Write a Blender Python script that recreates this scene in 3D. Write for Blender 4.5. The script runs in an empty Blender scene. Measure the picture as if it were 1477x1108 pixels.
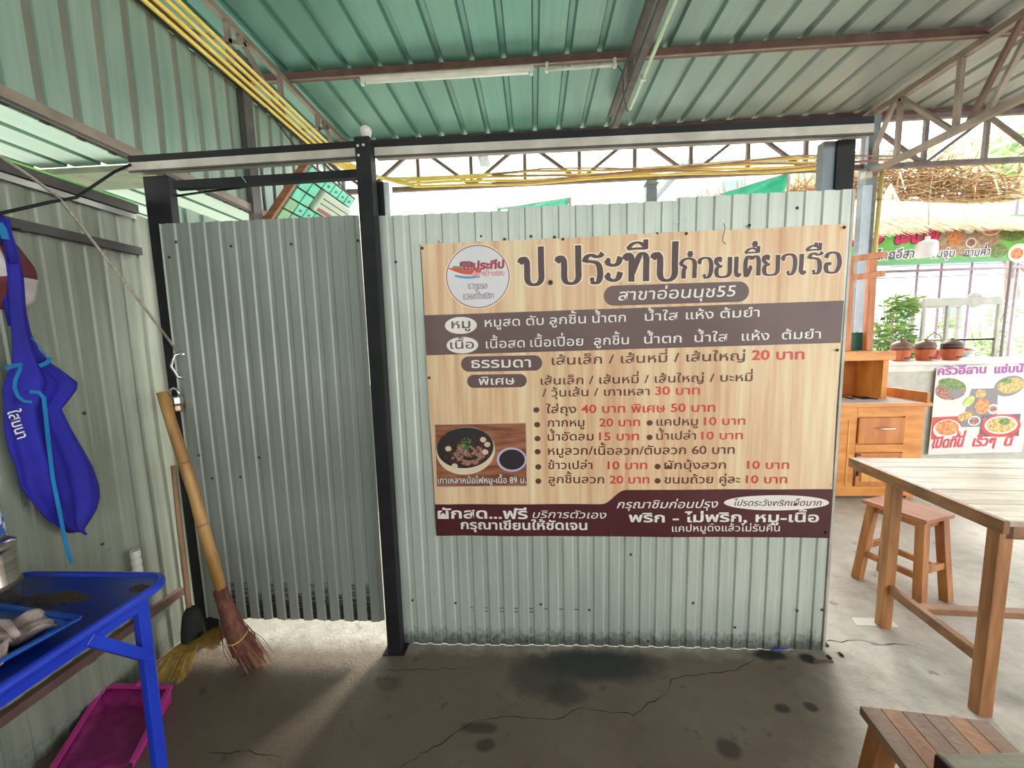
import bpy, math, random
import numpy as np
from mathutils import Vector, Matrix
random.seed(7)
S = bpy.context.scene
COL = S.collection
# ------------------------------------------------------------------ camera, sky, sun, exposure
F_PX, CX, CY, CAM_H = 574.0, 738.5, 554.0, 1.5
def cam_axes(yaw, pitch, roll):
    c, s = math.cos, math.sin
    fwd = np.array([s(yaw)*c(pitch), c(yaw)*c(pitch), -s(pitch)])
    r0 = np.array([c(yaw), -s(yaw), 0.0]); d0 = np.cross(fwd, r0)
    return np.array([c(roll)*r0 + s(roll)*d0, -s(roll)*r0 + c(roll)*d0, fwd])
AX = cam_axes(*[math.radians(a) for a in (-3.283, 6.323, 1.483)])
cam_data = bpy.data.cameras.new('camera')
cam_data.sensor_width = 36.0
cam_data.lens = F_PX/1477*36
cam_data.clip_start = 0.02; cam_data.clip_end = 500
cam = bpy.data.objects.new('camera', cam_data)
rt, dn, fw = [Vector(a) for a in AX]
cam.matrix_world = Matrix((( rt.x, -dn.x, -fw.x, 0), (rt.y, -dn.y, -fw.y, 0), (rt.z, -dn.z, -fw.z, CAM_H), (0, 0, 0, 1)))
COL.objects.link(cam); S.camera = cam
S.view_settings.view_transform = 'Standard'; S.view_settings.look = 'None'
S.view_settings.gamma = 1.0; S.view_settings.use_curve_mapping = False
S.view_settings.exposure = 0.2
w = bpy.data.worlds.new('sky'); S.world = w; w.use_nodes = True
bg = w.node_tree.nodes['Background']
bg.inputs[0].default_value = (0.93, 0.97, 1.0, 1); bg.inputs[1].default_value = 5.0
sun_d = bpy.data.lights.new('sun', 'SUN'); sun_d.energy = 5.5; sun_d.angle = math.radians(16); sun_d.color = (1, .96, .88)
sun = bpy.data.objects.new('sun', sun_d); COL.objects.link(sun)
sun.rotation_euler = Vector((0.39, 0.92, 0.66)).to_track_quat('Z', 'Y').to_euler()

def at(px, py, axis, val):
    """point of the real plane axis=val (0 x, 1 y, 2 z) that was measured at photo pixel px, py"""
    r = AX.T @ np.array([(px-CX)/F_PX, (py-CY)/F_PX, 1.0])
    o = np.array([0, 0, CAM_H]); t = (val-o[axis])/r[axis]
    return Vector(o + t*r)
def sr(r, g, b):
    f = lambda c: (c/255/12.92) if c/255 <= .04045 else ((c/255+.055)/1.055)**2.4
    return (f(r), f(g), f(b), 1)

# ------------------------------------------------------------------ materials
MATS = {}
def nodes(name):
    m = bpy.data.materials.new(name); m.use_nodes = True
    nt = m.node_tree; return m, nt, nt.nodes['Principled BSDF']
def mat(name, c1, c2=None, rough=.6, metal=0.0, scale=(8, 8, 8), detail=4, bump=0.0, bscale=40, lo=.35, hi=.65, rvar=0.0, spec=.5):
    if name in MATS: return MATS[name]
    m, nt, b = nodes(name)
    b.inputs['Roughness'].default_value = rough; b.inputs['Metallic'].default_value = metal
    b.inputs['Specular IOR Level'].default_value = spec
    tc = nt.nodes.new('ShaderNodeTexCoord'); mp = nt.nodes.new('ShaderNodeMapping')
    mp.inputs['Scale'].default_value = scale
    nt.links.new(tc.outputs['Object'], mp.inputs[0])
    nz = nt.nodes.new('ShaderNodeTexNoise'); nz.inputs['Scale'].default_value = 1; nz.inputs['Detail'].default_value = detail
    nt.links.new(mp.outputs[0], nz.inputs[0])
    rp = nt.nodes.new('ShaderNodeValToRGB')
    rp.color_ramp.elements[0].position = lo; rp.color_ramp.elements[1].position = hi
    rp.color_ramp.elements[0].color = c1; rp.color_ramp.elements[1].color = c2 or c1
    nt.links.new(nz.outputs[0], rp.inputs[0]); nt.links.new(rp.outputs[0], b.inputs['Base Color'])
    if rvar:
        mr = nt.nodes.new('ShaderNodeMapRange'); mr.inputs[3].default_value = rough-rvar; mr.inputs[4].default_value = rough+rvar
        nt.links.new(nz.outputs[0], mr.inputs[0]); nt.links.new(mr.outputs[0], b.inputs['Roughness'])
    if bump:
        n2 = nt.nodes.new('ShaderNodeTexNoise'); n2.inputs['Scale'].default_value = bscale; n2.inputs['Detail'].default_value = 3
        nt.links.new(tc.outputs['Object'], n2.inputs[0])
        bp = nt.nodes.new('ShaderNodeBump'); bp.inputs['Strength'].default_value = bump; bp.inputs['Distance'].default_value = .01
        nt.links.new(n2.outputs[0], bp.inputs['Height']); nt.links.new(bp.outputs[0], b.inputs['Normal'])
    MATS[name] = m; return m
def mul_mask(nt, base_socket, col, fac_socket):
    mx = nt.nodes.new('ShaderNodeMix'); mx.data_type = 'RGBA'
    nt.links.new(fac_socket, mx.inputs[0]); nt.links.new(base_socket, mx.inputs[6]); mx.inputs[7].default_value = col
    return mx.outputs[2]
def math_n(nt, op, a, b=None, c=None, clamp=False):
    n = nt.nodes.new('ShaderNodeMath'); n.operation = op; n.use_clamp = clamp
    for i, v in enumerate((a, b, c)):
        if v is None: continue
        if isinstance(v, (int, float)): n.inputs[i].default_value = v
        else: nt.links.new(v, n.inputs[i])
    return n.outputs[0]
def maprange(nt, v, a, b, c=0.0, d=1.0):
    n = nt.nodes.new('ShaderNodeMapRange'); nt.links.new(v, n.inputs[0])
    for i, x in enumerate((a, b, c, d)): n.inputs[i+1].default_value = x
    return n.outputs[0]
def noise(nt, vec, scale, detail=4, rough=.5):
    n = nt.nodes.new('ShaderNodeTexNoise'); n.inputs['Scale'].default_value = scale; n.inputs['Detail'].default_value = detail
    n.inputs['Roughness'].default_value = rough; nt.links.new(vec, n.inputs[0]); return n.outputs[0]
def scaled(nt, vec, s, loc=(0, 0, 0)):
    mp = nt.nodes.new('ShaderNodeMapping'); mp.inputs['Scale'].default_value = s; mp.inputs['Location'].default_value = loc
    nt.links.new(vec, mp.inputs[0]); return mp.outputs[0]

def sheet_mat(name, c1, c2, dirt, dirt_z=(0.0, .25), dirt_amt=.8, rough=.42, xr=None, dark=None):
    """zinc sheet: streaks down its length, dirt with ragged edge near its foot"""
    m, nt, b = nodes(name)
    geo = nt.nodes.new('ShaderNodeNewGeometry').outputs['Position']
    st = noise(nt, scaled(nt, geo, (26, 26, 1.2)), 1, 4)
    bl = noise(nt, geo, 1.7, 4)
    mixf = maprange(nt, math_n(nt, 'ADD', math_n(nt, 'MULTIPLY', st, .5), math_n(nt, 'MULTIPLY', bl, .5)), .35, .66)
    rp = nt.nodes.new('ShaderNodeMix'); rp.data_type = 'RGBA'; nt.links.new(mixf, rp.inputs[0])
    rp.inputs[6].default_value = c1; rp.inputs[7].default_value = c2
    out = rp.outputs[2]
    sp = nt.nodes.new('ShaderNodeSeparateXYZ'); nt.links.new(geo, sp.inputs[0])
    rag = noise(nt, scaled(nt, geo, (45, 45, 30)), 1, 3, .7)
    zr = maprange(nt, sp.outputs[2], dirt_z[0], dirt_z[1], 1.0, 0.0)
    f = maprange(nt, math_n(nt, 'ADD', zr, math_n(nt, 'MULTIPLY', rag, 1.0)), .95, 1.35, 0.0, dirt_amt)
    out = mul_mask(nt, out, dirt, f)
    sc = maprange(nt, noise(nt, scaled(nt, geo, (60, 60, 9)), 1, 5, .7), .70, .76, 0, .6)
    out = mul_mask(nt, out, dirt, sc)
    nt.links.new(out, b.inputs['Base Color'])
    b.inputs['Roughness'].default_value = rough; b.inputs['Metallic'].default_value = .25
    bp = nt.nodes.new('ShaderNodeBump'); bp.inputs['Strength'].default_value = .25; bp.inputs['Distance'].default_value = .02
    nt.links.new(noise(nt, scaled(nt, geo, (9, 9, 2.5)), 1, 3), bp.inputs['Height']); nt.links.new(bp.outputs[0], b.inputs['Normal'])
    MATS[name] = m; return m

M_wall = sheet_mat('zinc_light', sr(176, 184, 172), sr(205, 211, 198), sr(40, 38, 34), (0, .16), .75)
M_door = sheet_mat('zinc_grey', sr(142, 147, 138), sr(164, 168, 158), sr(22, 22, 20), (.10, .19), .0)
M_left = sheet_mat('zinc_left', sr(126, 130, 116), sr(160, 164, 148), sr(60, 62, 52), (-.1, .25), .6)
M_clad = sheet_mat('clad_green', sr(126, 150, 136), sr(152, 172, 156), sr(90, 96, 80), (2.2, 2.4), .3)
M_cladrib = mat('clad_rib', sr(112, 112, 98), sr(134, 130, 116), .6, scale=(3, 3, 2))
def roof_mat():
    m, nt, b = nodes('roof_green')
    geo = nt.nodes.new('ShaderNodeNewGeometry').outputs['Position']
    st = noise(nt, scaled(nt, geo, (40, .8, 1)), 1, 3)
    sp = nt.nodes.new('ShaderNodeSeparateXYZ'); nt.links.new(geo, sp.inputs[0])
    wash = maprange(nt, math_n(nt, 'ADD', sp.outputs[0], math_n(nt, 'MULTIPLY', st, 1.2)), 0.6, 3.6)
    a = nt.nodes.new('ShaderNodeMix'); a.data_type = 'RGBA'; nt.links.new(st, a.inputs[0])
    a.inputs[6].default_value = sr(88, 138, 126); a.inputs[7].default_value = sr(108, 154, 142)
    out = mul_mask(nt, a.outputs[2], sr(146, 152, 148), wash)      # ground light reflected on the right side, painted in as grey
    bl = maprange(nt, noise(nt, scaled(nt, geo, (2, .8, 1)), 1, 4), .5, .75, 0, .35)
    out = mul_mask(nt, out, sr(92, 104, 92), bl)
    nt.links.new(out, b.inputs['Base Color']); b.inputs['Roughness'].default_value = .42; b.inputs['Metallic'].default_value = .35
    return m
M_roof = roof_mat()
M_black = mat('black_steel', sr(24, 24, 26), sr(36, 35, 36), .6, .0, bump=.1, spec=.3)
M_dark = mat('dark_steel', sr(70, 66, 64), sr(92, 86, 82), .6, .2)
M_brown = mat('primer_brown', sr(92, 66, 60), sr(112, 84, 74), .65, .1)
M_truss = mat('truss_steel', sr(122, 108, 96), sr(150, 136, 122), .55, .3, scale=(5, 5, 5))
M_grey = mat('grey_steel', sr(112, 120, 126), sr(134, 142, 146), .5, .3)
M_white = mat('white_paint', sr(196, 192, 180), sr(216, 212, 202), .5)
M_cream = mat('cream_steel', sr(178, 170, 154), sr(205, 198, 184), .5, .1)
M_chrome = mat('chrome', (.8, .8, .8, 1), None, .18, 1.0)
M_alu = mat('aluminium', sr(190, 190, 190), sr(205, 205, 205), .35, .9)
M_yellow = mat('yellow_cable', sr(236, 206, 96), sr(246, 222, 124), .45)
M_rope = mat('rope', sr(150, 140, 122), sr(186, 178, 160), .85, scale=(60, 60, 60))
M_conc_w = mat('cream_plaster', sr(206, 200, 180), sr(226, 220, 202), .9)

# ------------------------------------------------------------------ mesh helpers
class MB:
    def __init__(s): s.v = []; s.f = []; s.m = []
    def add(s, vs, fs, mi=0):
        o = len(s.v); s.v += [tuple(v) for v in vs]; s.f += [tuple(i+o for i in f) for f in fs]; s.m += [mi]*len(fs); return s
    def box(s, x0, x1, y0, y1, z0, z1, mi=0):
        vs = [(x, y, z) for z in (z0, z1) for y in (y0, y1) for x in (x0, x1)]
        return s.add(vs, [(0, 2, 3, 1), (4, 5, 7, 6), (0, 1, 5, 4), (2, 6, 7, 3), (0, 4, 6, 2), (1, 3, 7, 5)], mi)
    def bar(s, a, b, w, h, up=(0, 0, 1), mi=0, w2=None, h2=None):
        a, b = Vector(a), Vector(b); d = (b-a).normalized(); up = Vector(up)
        if abs(d.dot(up)) > .98: up = Vector((0, 1, 0))
        r = d.cross(up).normalized(); u = r.cross(d).normalized()
        w2 = w2 or w; h2 = h2 or h
        vs = [a+r*x*w/2+u*y*h/2 for x, y in ((-1, -1), (1, -1), (1, 1), (-1, 1))] + [b+r*x*w2/2+u*y*h2/2 for x, y in ((-1, -1), (1, -1), (1, 1), (-1, 1))]
        return s.add(vs, [(3, 2, 1, 0), (4, 5, 6, 7), (0, 1, 5, 4), (1, 2, 6, 5), (2, 3, 7, 6), (3, 0, 4, 7)], mi)
    def tube(s, pts, r, n=8, mi=0, caps=True):
        pts = [Vector(p) for p in pts]; rs = r if isinstance(r, (list, tuple)) else [r]*len(pts)
        vs = []; prev = None
        for i, p in enumerate(pts):
            d = (pts[min(i+1, len(pts)-1)]-pts[max(i-1, 0)]).normalized()
            if prev is None: prev = d.orthogonal().normalized()
            prev = (prev-d*prev.dot(d)).normalized(); q = d.cross(prev)
            vs += [p+(prev*math.cos(t)+q*math.sin(t))*rs[i] for t in [2*math.pi*k/n for k in range(n)]]
        fs = [(i*n+k, i*n+(k+1) % n, (i+1)*n+(k+1) % n, (i+1)*n+k) for i in range(len(pts)-1) for k in range(n)]
        if caps: fs += [tuple(range(n-1, -1, -1)), tuple((len(pts)-1)*n+k for k in range(n))]
        return s.add(vs, fs, mi)
    def lathe(s, prof, c=(0, 0, 0), n=24, mi=0):
        vs = [(c[0]+r*math.cos(2*math.pi*k/n), c[1]+r*math.sin(2*math.pi*k/n), c[2]+z) for r, z in prof for k in range(n)]
        fs = [(i*n+k, i*n+(k+1) % n, (i+1)*n+(k+1) % n, (i+1)*n+k) for i in range(len(prof)-1) for k in range(n)]
        return s.add(vs, fs, mi)
    def build(s, name, mats, parent=None, smooth=False, bevel=0, solid=0, loc=None):
        me = bpy.data.meshes.new(name); me.from_pydata(s.v, [], s.f)
        for m in (mats if isinstance(mats, (list, tuple)) else [mats]): me.materials.append(m)
        if any(s.m): me.polygons.foreach_set('material_index', s.m)
        if smooth: me.polygons.foreach_set('use_smooth', [True]*len(me.polygons))
        me.update()
        o = bpy.data.objects.new(name, me); COL.objects.link(o)
        if parent is not None: o.parent = parent
        if loc is not None: o.location = loc
        if solid:
            md = o.modifiers.new('solid', 'SOLIDIFY'); md.thickness = solid; md.offset = 0
        if bevel:
            md = o.modifiers.new('bevel', 'BEVEL'); md.width = bevel; md.segments = 2; md.limit_method = 'ANGLE'
        return o
def tag(o, label=None, cat=None, group=None, kind=None):
    if label: o['label'] = label
    if cat: o['category'] = cat
    if group: o['group'] = group
    if kind: o['kind'] = kind
    return o
def thing(name, label, cat, loc=(0, 0, 0), rz=0.0, group=None):
    o = bpy.data.objects.new(name, None); COL.objects.link(o); o.location = loc; o.rotation_euler = (0, 0, rz)
    o.empty_display_size = .1
    return tag(o, label, cat, group)
def struct(name, loc=(0, 0, 0)):
    o = bpy.data.objects.new(name, None); COL.objects.link(o); o.location = loc; o['kind'] = 'structure'; return o
def box_obj(name, m, parent, x0, x1, y0, y1, z0, z1, bevel=0):
    return MB().box(x0, x1, y0, y1, z0, z1).build(name, m, parent, bevel=bevel)
def bar_obj(name, m, parent, a, b, w_, h_, bevel=0, up=(0, 0, 1)):
    return MB().bar(a, b, w_, h_, up).build(name, m, parent, bevel=bevel)
def copy_tree(o, parent=None):
    c = o.copy(); COL.objects.link(c)
    if parent is not None: c.parent = parent
    for ch in list(o.children): copy_tree(ch, c)
    return c

def corrugated(u0, u1, v0, v1, period, flat, depth, fn, phase=0.0, slope=.006, nv=2, mi_groove=0, wob=0.0):
    """profiled sheet as a grid: u runs across the ribs, v along them; fn(u, v, d) -> point; d is 0 on the pans, depth in the grooves"""
    us = [(u0, 0)]
    k = math.floor((u0-phase)/period)-1
    prof = []
    while phase+k*period < u1+period:
        a = phase+k*period
        prof += [(a, 0), (a+flat, 0), (a+flat+slope, depth), (a+period-slope, depth)]
        k += 1
    def dv(u):
        for (p, q), (p2, q2) in zip(prof, prof[1:]):
            if p <= u <= p2: return q+(q2-q)*(u-p)/(p2-p) if p2 > p else q
        return 0
    us = [(u0, dv(u0))]+[(p, q) for p, q in prof if u0+1e-5 < p < u1-1e-5]+[(u1, dv(u1))]
    b = MB(); n = len(us); vs = []
    for j in range(nv):
        v = v0+(v1-v0)*j/(nv-1)
        for u, d in us: vs.append(fn(u, v, d))
    fs = []; ms = []
    for j in range(nv-1):
        for i in range(n-1):
            fs.append((j*n+i, j*n+i+1, (j+1)*n+i+1, (j+1)*n+i))
            ms.append(mi_groove if (us[i][1] > depth*.5 and us[i+1][1] > depth*.5) else 0)
    b.v = [tuple(x) for x in vs]; b.f = fs; b.m = ms
    return b

WY = 1.808      # plane of the partition
# ------------------------------------------------------------------ floor
def floor_mat():
    m, nt, b = nodes('floor_concrete')
    geo = nt.nodes.new('ShaderNodeNewGeometry').outputs['Position']
    sp = nt.nodes.new('ShaderNodeSeparateXYZ'); nt.links.new(geo, sp.inputs[0])
    n1 = noise(nt, geo, 2.2, 8, .65); n2 = noise(nt, geo, 14, 8, .7); n3 = noise(nt, geo, 90, 3, .6)
    mixf = maprange(nt, math_n(nt, 'ADD', math_n(nt, 'MULTIPLY', n1, .6), math_n(nt, 'MULTIPLY', n2, .4)), .38, .62)
    a = nt.nodes.new('ShaderNodeMix'); a.data_type = 'RGBA'; nt.links.new(mixf, a.inputs[0])
    a.inputs[6].default_value = sr(152, 145, 133); a.inputs[7].default_value = sr(200, 192, 180)
    out = a.outputs[2]
    # mostly the wall's shade, painted into the floor colour left of the stools
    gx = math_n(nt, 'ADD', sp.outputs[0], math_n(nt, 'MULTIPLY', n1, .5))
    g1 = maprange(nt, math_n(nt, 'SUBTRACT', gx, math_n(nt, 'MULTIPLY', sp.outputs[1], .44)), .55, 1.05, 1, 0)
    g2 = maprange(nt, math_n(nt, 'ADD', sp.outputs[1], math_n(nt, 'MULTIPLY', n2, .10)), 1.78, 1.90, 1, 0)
    floor_shade = math_n(nt, 'MULTIPLY', math_n(nt, 'MULTIPLY', g1, g2), .82)
    out = mul_mask(nt, out, sr(88, 68, 48), floor_shade)
    # dark spots and stains
    spots = maprange(nt, noise(nt, geo, 9, 5, .6), .63, .70, 0, .55)
    out = mul_mask(nt, out, sr(52, 46, 40), spots)
    def blob(x, y, rx, ry, col, amt, out):
        d = nt.nodes.new('ShaderNodeVectorMath'); d.operation = 'SUBTRACT'; nt.links.new(geo, d.inputs[0]); d.inputs[1].default_value = (x, y, 0)
        e = nt.nodes.new('ShaderNodeVectorMath'); e.operation = 'MULTIPLY'; nt.links.new(d.outputs[0], e.inputs[0]); e.inputs[1].default_value = (1/rx, 1/ry, 0)
        l = nt.nodes.new('ShaderNodeVectorMath'); l.operation = 'LENGTH'; nt.links.new(e.outputs[0], l.inputs[0])
        f = maprange(nt, math_n(nt, 'ADD', l.outputs['Value'], math_n(nt, 'MULTIPLY', n2, .9)), 1.1, 1.6, amt, 0)
        return mul_mask(nt, out, col, f)
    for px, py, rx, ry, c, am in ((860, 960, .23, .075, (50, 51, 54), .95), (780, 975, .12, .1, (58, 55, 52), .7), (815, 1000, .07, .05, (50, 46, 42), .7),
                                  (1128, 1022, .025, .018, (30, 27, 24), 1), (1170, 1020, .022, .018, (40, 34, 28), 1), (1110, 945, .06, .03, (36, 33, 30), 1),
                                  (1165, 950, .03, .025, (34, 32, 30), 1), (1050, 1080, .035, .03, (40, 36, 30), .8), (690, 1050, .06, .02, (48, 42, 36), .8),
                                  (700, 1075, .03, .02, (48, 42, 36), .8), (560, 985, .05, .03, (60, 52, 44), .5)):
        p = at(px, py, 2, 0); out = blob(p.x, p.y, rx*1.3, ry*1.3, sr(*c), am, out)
    p = at(690, 935, 2, 0); out = blob(p.x, p.y, .035, .02, sr(170, 160, 146), .8, out)
    nt.links.new(out, b.inputs['Base Color'])
    b.inputs['Roughness'].default_value = .5
    nt.links.new(maprange(nt, n2, .3, .7, .34, .62), b.inputs['Roughness'])
    bp = nt.nodes.new('ShaderNodeBump'); bp.inputs['Strength'].default_value = .8; bp.inputs['Distance'].default_value = .006
    nt.links.new(math_n(nt, 'ADD', math_n(nt, 'MULTIPLY', n2, 1.3), math_n(nt, 'MULTIPLY', n3, .5)), bp.inputs['Height']); nt.links.new(bp.outputs[0], b.inputs['Normal'])
    return m
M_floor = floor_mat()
floor = struct('floor')
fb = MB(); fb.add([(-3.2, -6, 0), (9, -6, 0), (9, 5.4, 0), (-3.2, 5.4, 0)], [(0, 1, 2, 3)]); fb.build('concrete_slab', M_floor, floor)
M_ground = mat('outdoor_ground', sr(168, 162, 150), sr(196, 190, 178), .9, scale=(.8, .8, .8))
g = MB(); g.add([(-60, -60, -.02), (60, -60, -.02), (60, 60, -.02), (-60, 60, -.02)], [(0, 1, 2, 3)])
tag(g.build('floor_outside', M_ground), kind='structure')
M_crack = mat('crack_dark', sr(22, 19, 16), None, .95)
def crack(pts, wd, seed):
    rnd = random.Random(seed); b = MB(); P = []
    for (x0, y0), (x1, y1) in zip(pts, pts[1:]):
        n = max(2, int(math.hypot(x1-x0, y1-y0)/9))
        for k in range(n):
            t = k/n; P.append((x0+(x1-x0)*t+rnd.uniform(-2, 2), y0+(y1-y0)*t+rnd.uniform(-2, 2)))
    P.append(pts[-1]); W = [at(x, y, 2, 0.0006) for x, y in P]
    vs = []
    for i, p in enumerate(W):
        d = (W[min(i+1, len(W)-1)]-W[max(i-1, 0)]).normalized(); n = Vector((-d.y, d.x, 0))
        ww = wd*rnd.uniform(.4, 1.3)*(0.3 if i in (0, len(W)-1) else 1)
        vs += [p+n*ww, p-n*ww]
    fs = [(2*i, 2*i+1, 2*i+3, 2*i+2) for i in range(len(W)-1)]
    return b.add(vs, fs).build('crack', M_crack, floor)
crack([(575, 1108), (640, 1070), (668, 1050), (690, 1040), (735, 1034), (800, 1038), (840, 1021), (880, 1027), (915, 1031), (935, 1015), (962, 1000), (968, 980), (1010, 972), (1060, 968), (1090, 950)], .0017, 1)
crack([(1187, 924), (1212, 926), (1232, 923), (1275, 930), (1312, 931)], .0022, 2)
crack([(545, 968), (600, 966), (660, 965)], .0012, 3)
crack([(300, 1088), (360, 1084), (400, 1092)], .0014, 4)

# ------------------------------------------------------------------ partition wall with its sheets
wall = struct('wall_back')
def front(u, v, d): return (u, WY+d, v)
X0, X1 = at(577, 927, 1, WY).x, 1.338
cuts = [X0, -.10, .62, X1]
for i in range(3):
    a, c = cuts[i], cuts[i+1]
    yo = (.0, .0015, .003)[i]
    def fn(u, v, d, yo=yo, a=a, c=c): return (u+(v/2.08-.5)*.012*((u-.3)), WY+d+yo+.003*math.sin(3*v+u*4), v)
    z1 = 2.063+.012*i
    corrugated(a, c+.02 if i < 2 else c, .002, z1, .073, .040, .007, fn, phase=X0+.02, nv=24).build('zinc_sheet', M_wall, wall, solid=.0008)
# flashing strip at the left edge and an angle along the top
for name, (x0, x1, y0, y1, z0, z1), m in (
        ('edge_strip', (-.735, -.700, WY-.012, WY-.008, .05, 2.055), M_cream),
        ('edge_strip', (1.334, 1.345, WY-.002, WY+.008, .0, 2.085), M_cream)):
    box_obj(name, m, wall, x0, x1, y0, y1, z0, z1)
scr = MB(); scr.lathe([(0, -.004), (.004, -.004), (.0065, -.001), (.0065, 0)], n=8)
M_screw = mat('screw_dark', sr(70, 68, 66), None, .5, .6)
M_screwl = mat('screw_light', sr(210, 208, 200), None, .4, .6)
first = None
for px, py, lt in ((694, 341, 0), (728, 345, 0), (766, 341, 0), (800, 342, 0), (634, 348, 1), (571, 378, 0), (1081, 325, 0), (948, 337, 0), (1150, 300, 0), (590, 930, 0), (595, 866, 0),
                   (657, 870, 0), (1150, 881, 0), (1186, 880, 0), (712, 922, 0), (760, 925, 0), (910, 800, 0), (1000, 870, 0), (1060, 905, 0), (935, 925, 0), (850, 880, 0), (780, 872, 0)):
    p = at(px, py, 1, WY-.001)
    if first is None:
        first = scr.build('screw', M_screw, wall, smooth=True); o = first
    else:
        o = first.copy(); COL.objects.link(o)
    o.location = p; o.rotation_euler = (-math.pi/2, 0, 0)
    if lt:
        o.data = o.data.copy(); o.data.materials[0] = M_screwl
# daylight through three small holes near the top right, put in as pale discs
for px, py in ((977, 320), (992, 317), (1043, 318)):
    p = at(px, py, 1, WY-.002); MB().lathe([(0, 0), (.004, 0), (.005, .001)], n=8).build('daylight_dot', M_screwl, wall).location = p
    COL.objects[-1].rotation_euler = (math.pi/2, 0, 0)
# scuffed marks across the grooves low on the first sheet
M_mark = mat('scuff', sr(70, 70, 66), sr(100, 100, 94), .8, scale=(90, 90, 90))
for k in range(12):
    x = X0+.02+.073*k+.0465; z = .196-.0008*k
    for dz in (0, -.018):
        if k > 8 and dz: continue
        box_obj('scuff_mark', M_mark, wall, x+.001, x+.019+random.uniform(0, .004), WY+.0045+(.0015 if x > -.1 else 0), WY+.0062+(.0015 if x > -.1 else 0), z+dz, z+dz+.0035)

# ------------------------------------------------------------------ sliding door sheet
door = struct('door_1')
dx0, dx1, dz0, dz1 = -1.712, -.772, .116, 2.073
def fdoor(u, v, d): return (u, WY+.002+d+.004*math.sin(2.5*v+3*u), v+(.004*math.sin(55*u) if v < .2 else 0))
corrugated(dx0, dx1, dz0, dz1, .0705, .040, .006, fdoor, phase=dx0+.03, nv=24).build('door_sheet', M_door, door, solid=.0008)
M_grime = None
def grime_mat():
    m, nt, b = nodes('black_grime')
    geo = nt.nodes.new('ShaderNodeNewGeometry').outputs['Position']
    sp = nt.nodes.new('ShaderNodeSeparateXYZ'); nt.links.new(geo, sp.inputs[0])
    lad = maprange(nt, noise(nt, scaled(nt, geo, (10, 10, 95)), 1, 3), .40, .60)
    up = maprange(nt, sp.outputs[2], .15, .36, 1.1, -.25)
    f = math_n(nt, 'MULTIPLY', math_n(nt, 'ADD', math_n(nt, 'MULTIPLY', lad, .8), up), .8, clamp=True)
    rp = nt.nodes.new('ShaderNodeMix'); rp.data_type = 'RGBA'; nt.links.new(f, rp.inputs[0])
    rp.inputs[6].default_value = sr(138, 144, 134); rp.inputs[7].default_value = sr(16, 17, 16)
    nt.links.new(rp.outputs[2], b.inputs['Base Color']); b.inputs['Roughness'].default_value = .7
    return m
M_grime = grime_mat()
k = 0
while dx0+.03+.0705*k+.07 < dx1:
    x = dx0+.03+.0705*k+.047; h = .14+.07*abs(math.sin(k*2.1))
    if k > 0:
        yy = lambda z: WY+.0070+.004*math.sin(2.5*z+3*x)
        b = MB(); b.add([(x, yy(dz0+.005)-.0008, dz0+.005), (x+.0175, yy(dz0+.005)-.0008, dz0+.005), (x+.0175, yy(dz0+h)-.0008, dz0+h), (x, yy(dz0+h)-.0008, dz0+h)], [(0, 1, 2, 3)])
        b.build('grime_streak', M_grime, door, solid=.0006)
    k += 1
for px, py in ((254, 349), (244, 371), (333, 355), (420, 352), (287, 657), (306, 690), (347, 688), (374, 660), (516, 347), (378, 871), (470, 868), (530, 880)):
    p = at(px, py, 1, WY-.003); o = first.copy(); COL.objects.link(o); o.parent = door; o.location = p
# frame behind the door sheet
for a, c in (((dx0+.02, .16), (dx1-.02, .16)), ((dx0+.02, 1.05), (dx1-.02, 1.05)), ((dx0+.02, 2.03), (dx1-.02, 2.03))):
    bar_obj('door_rail', M_dark, door, (a[0], WY+.03, a[1]), (c[0], WY+.03, c[1]), .025, .025)
# handle
hp = MB(); z0, z1 = at(262, 515, 1, WY).z, at(262, 540, 1, WY).z; hx = at(259, 520, 1, WY).x
hp.tube([(hx+.02, WY-.002, z0+.02), (hx, WY-.02, z0+.01), (hx-.012, WY-.035, (z0+z1)/2), (hx, WY-.02, z1-.01), (hx+.02, WY-.002, z1-.02)], .006, 8)
o = hp.build('handle', M_chrome, door, smooth=True); o['label'] = 'curved chrome pull handle'
MB().lathe([(0, 0), (.012, 0), (.012, .006), (0, .006)], n=12).build('handle_plate', M_chrome, door).location = (hx+.03, WY-.008, z0+.01)

# ------------------------------------------------------------------ posts and beams of the partition
def post(x0, x1, y0, y1, z1, label, m=M_black, z0=0):
    t = thing('steel_post', label, 'post', ((x0+x1)/2, (y0+y1)/2, z0))
    cx, cy = (x0+x1)/2, (y0+y1)/2
    box_obj('shaft', m, t, x0-cx, x1-cx, y0-cy, y1-cy, 0, z1-z0, .003)
    box_obj('base_plate', m, t, x0-cx-.02, x1-cx+.02, y0-cy-.01, y1-cy+.01, 0, .006)
    return t
pl = post(-1.775, -1.655, 1.822, 1.865, 2.288, 'black steel corner post beside the left end of the grey door sheet')
pm = post(-.737, -.672, 1.737, WY-.013, 2.366, 'tall black steel post between the door sheet and the menu wall')
p = at(528, 200, 1, 1.77)
p2 = post(-.703, -.655, WY+.012, WY+.06, 2.215, 'short black post just behind and right of the tall middle post')
box_obj('silver_edge', M_alu, p2, .026, .05, -.022, .02, 1.98, 2.21)
xa_, xb_, xc_ = [at(px, 240, 1, 1.845).x for px in (1189, 1206, 1233)]
pr = post(xb_, xc_, 1.845, 1.865, 2.30, 'wide black post with a grey side rising behind the right end of the menu wall')
box_obj('skylit_side', M_grey, pr, xa_-(xb_+xc_)/2, (xb_-xc_)/2, .0, .04, 0, 2.30)  # sky light on the black post's left side, put in as a grey plate
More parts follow.
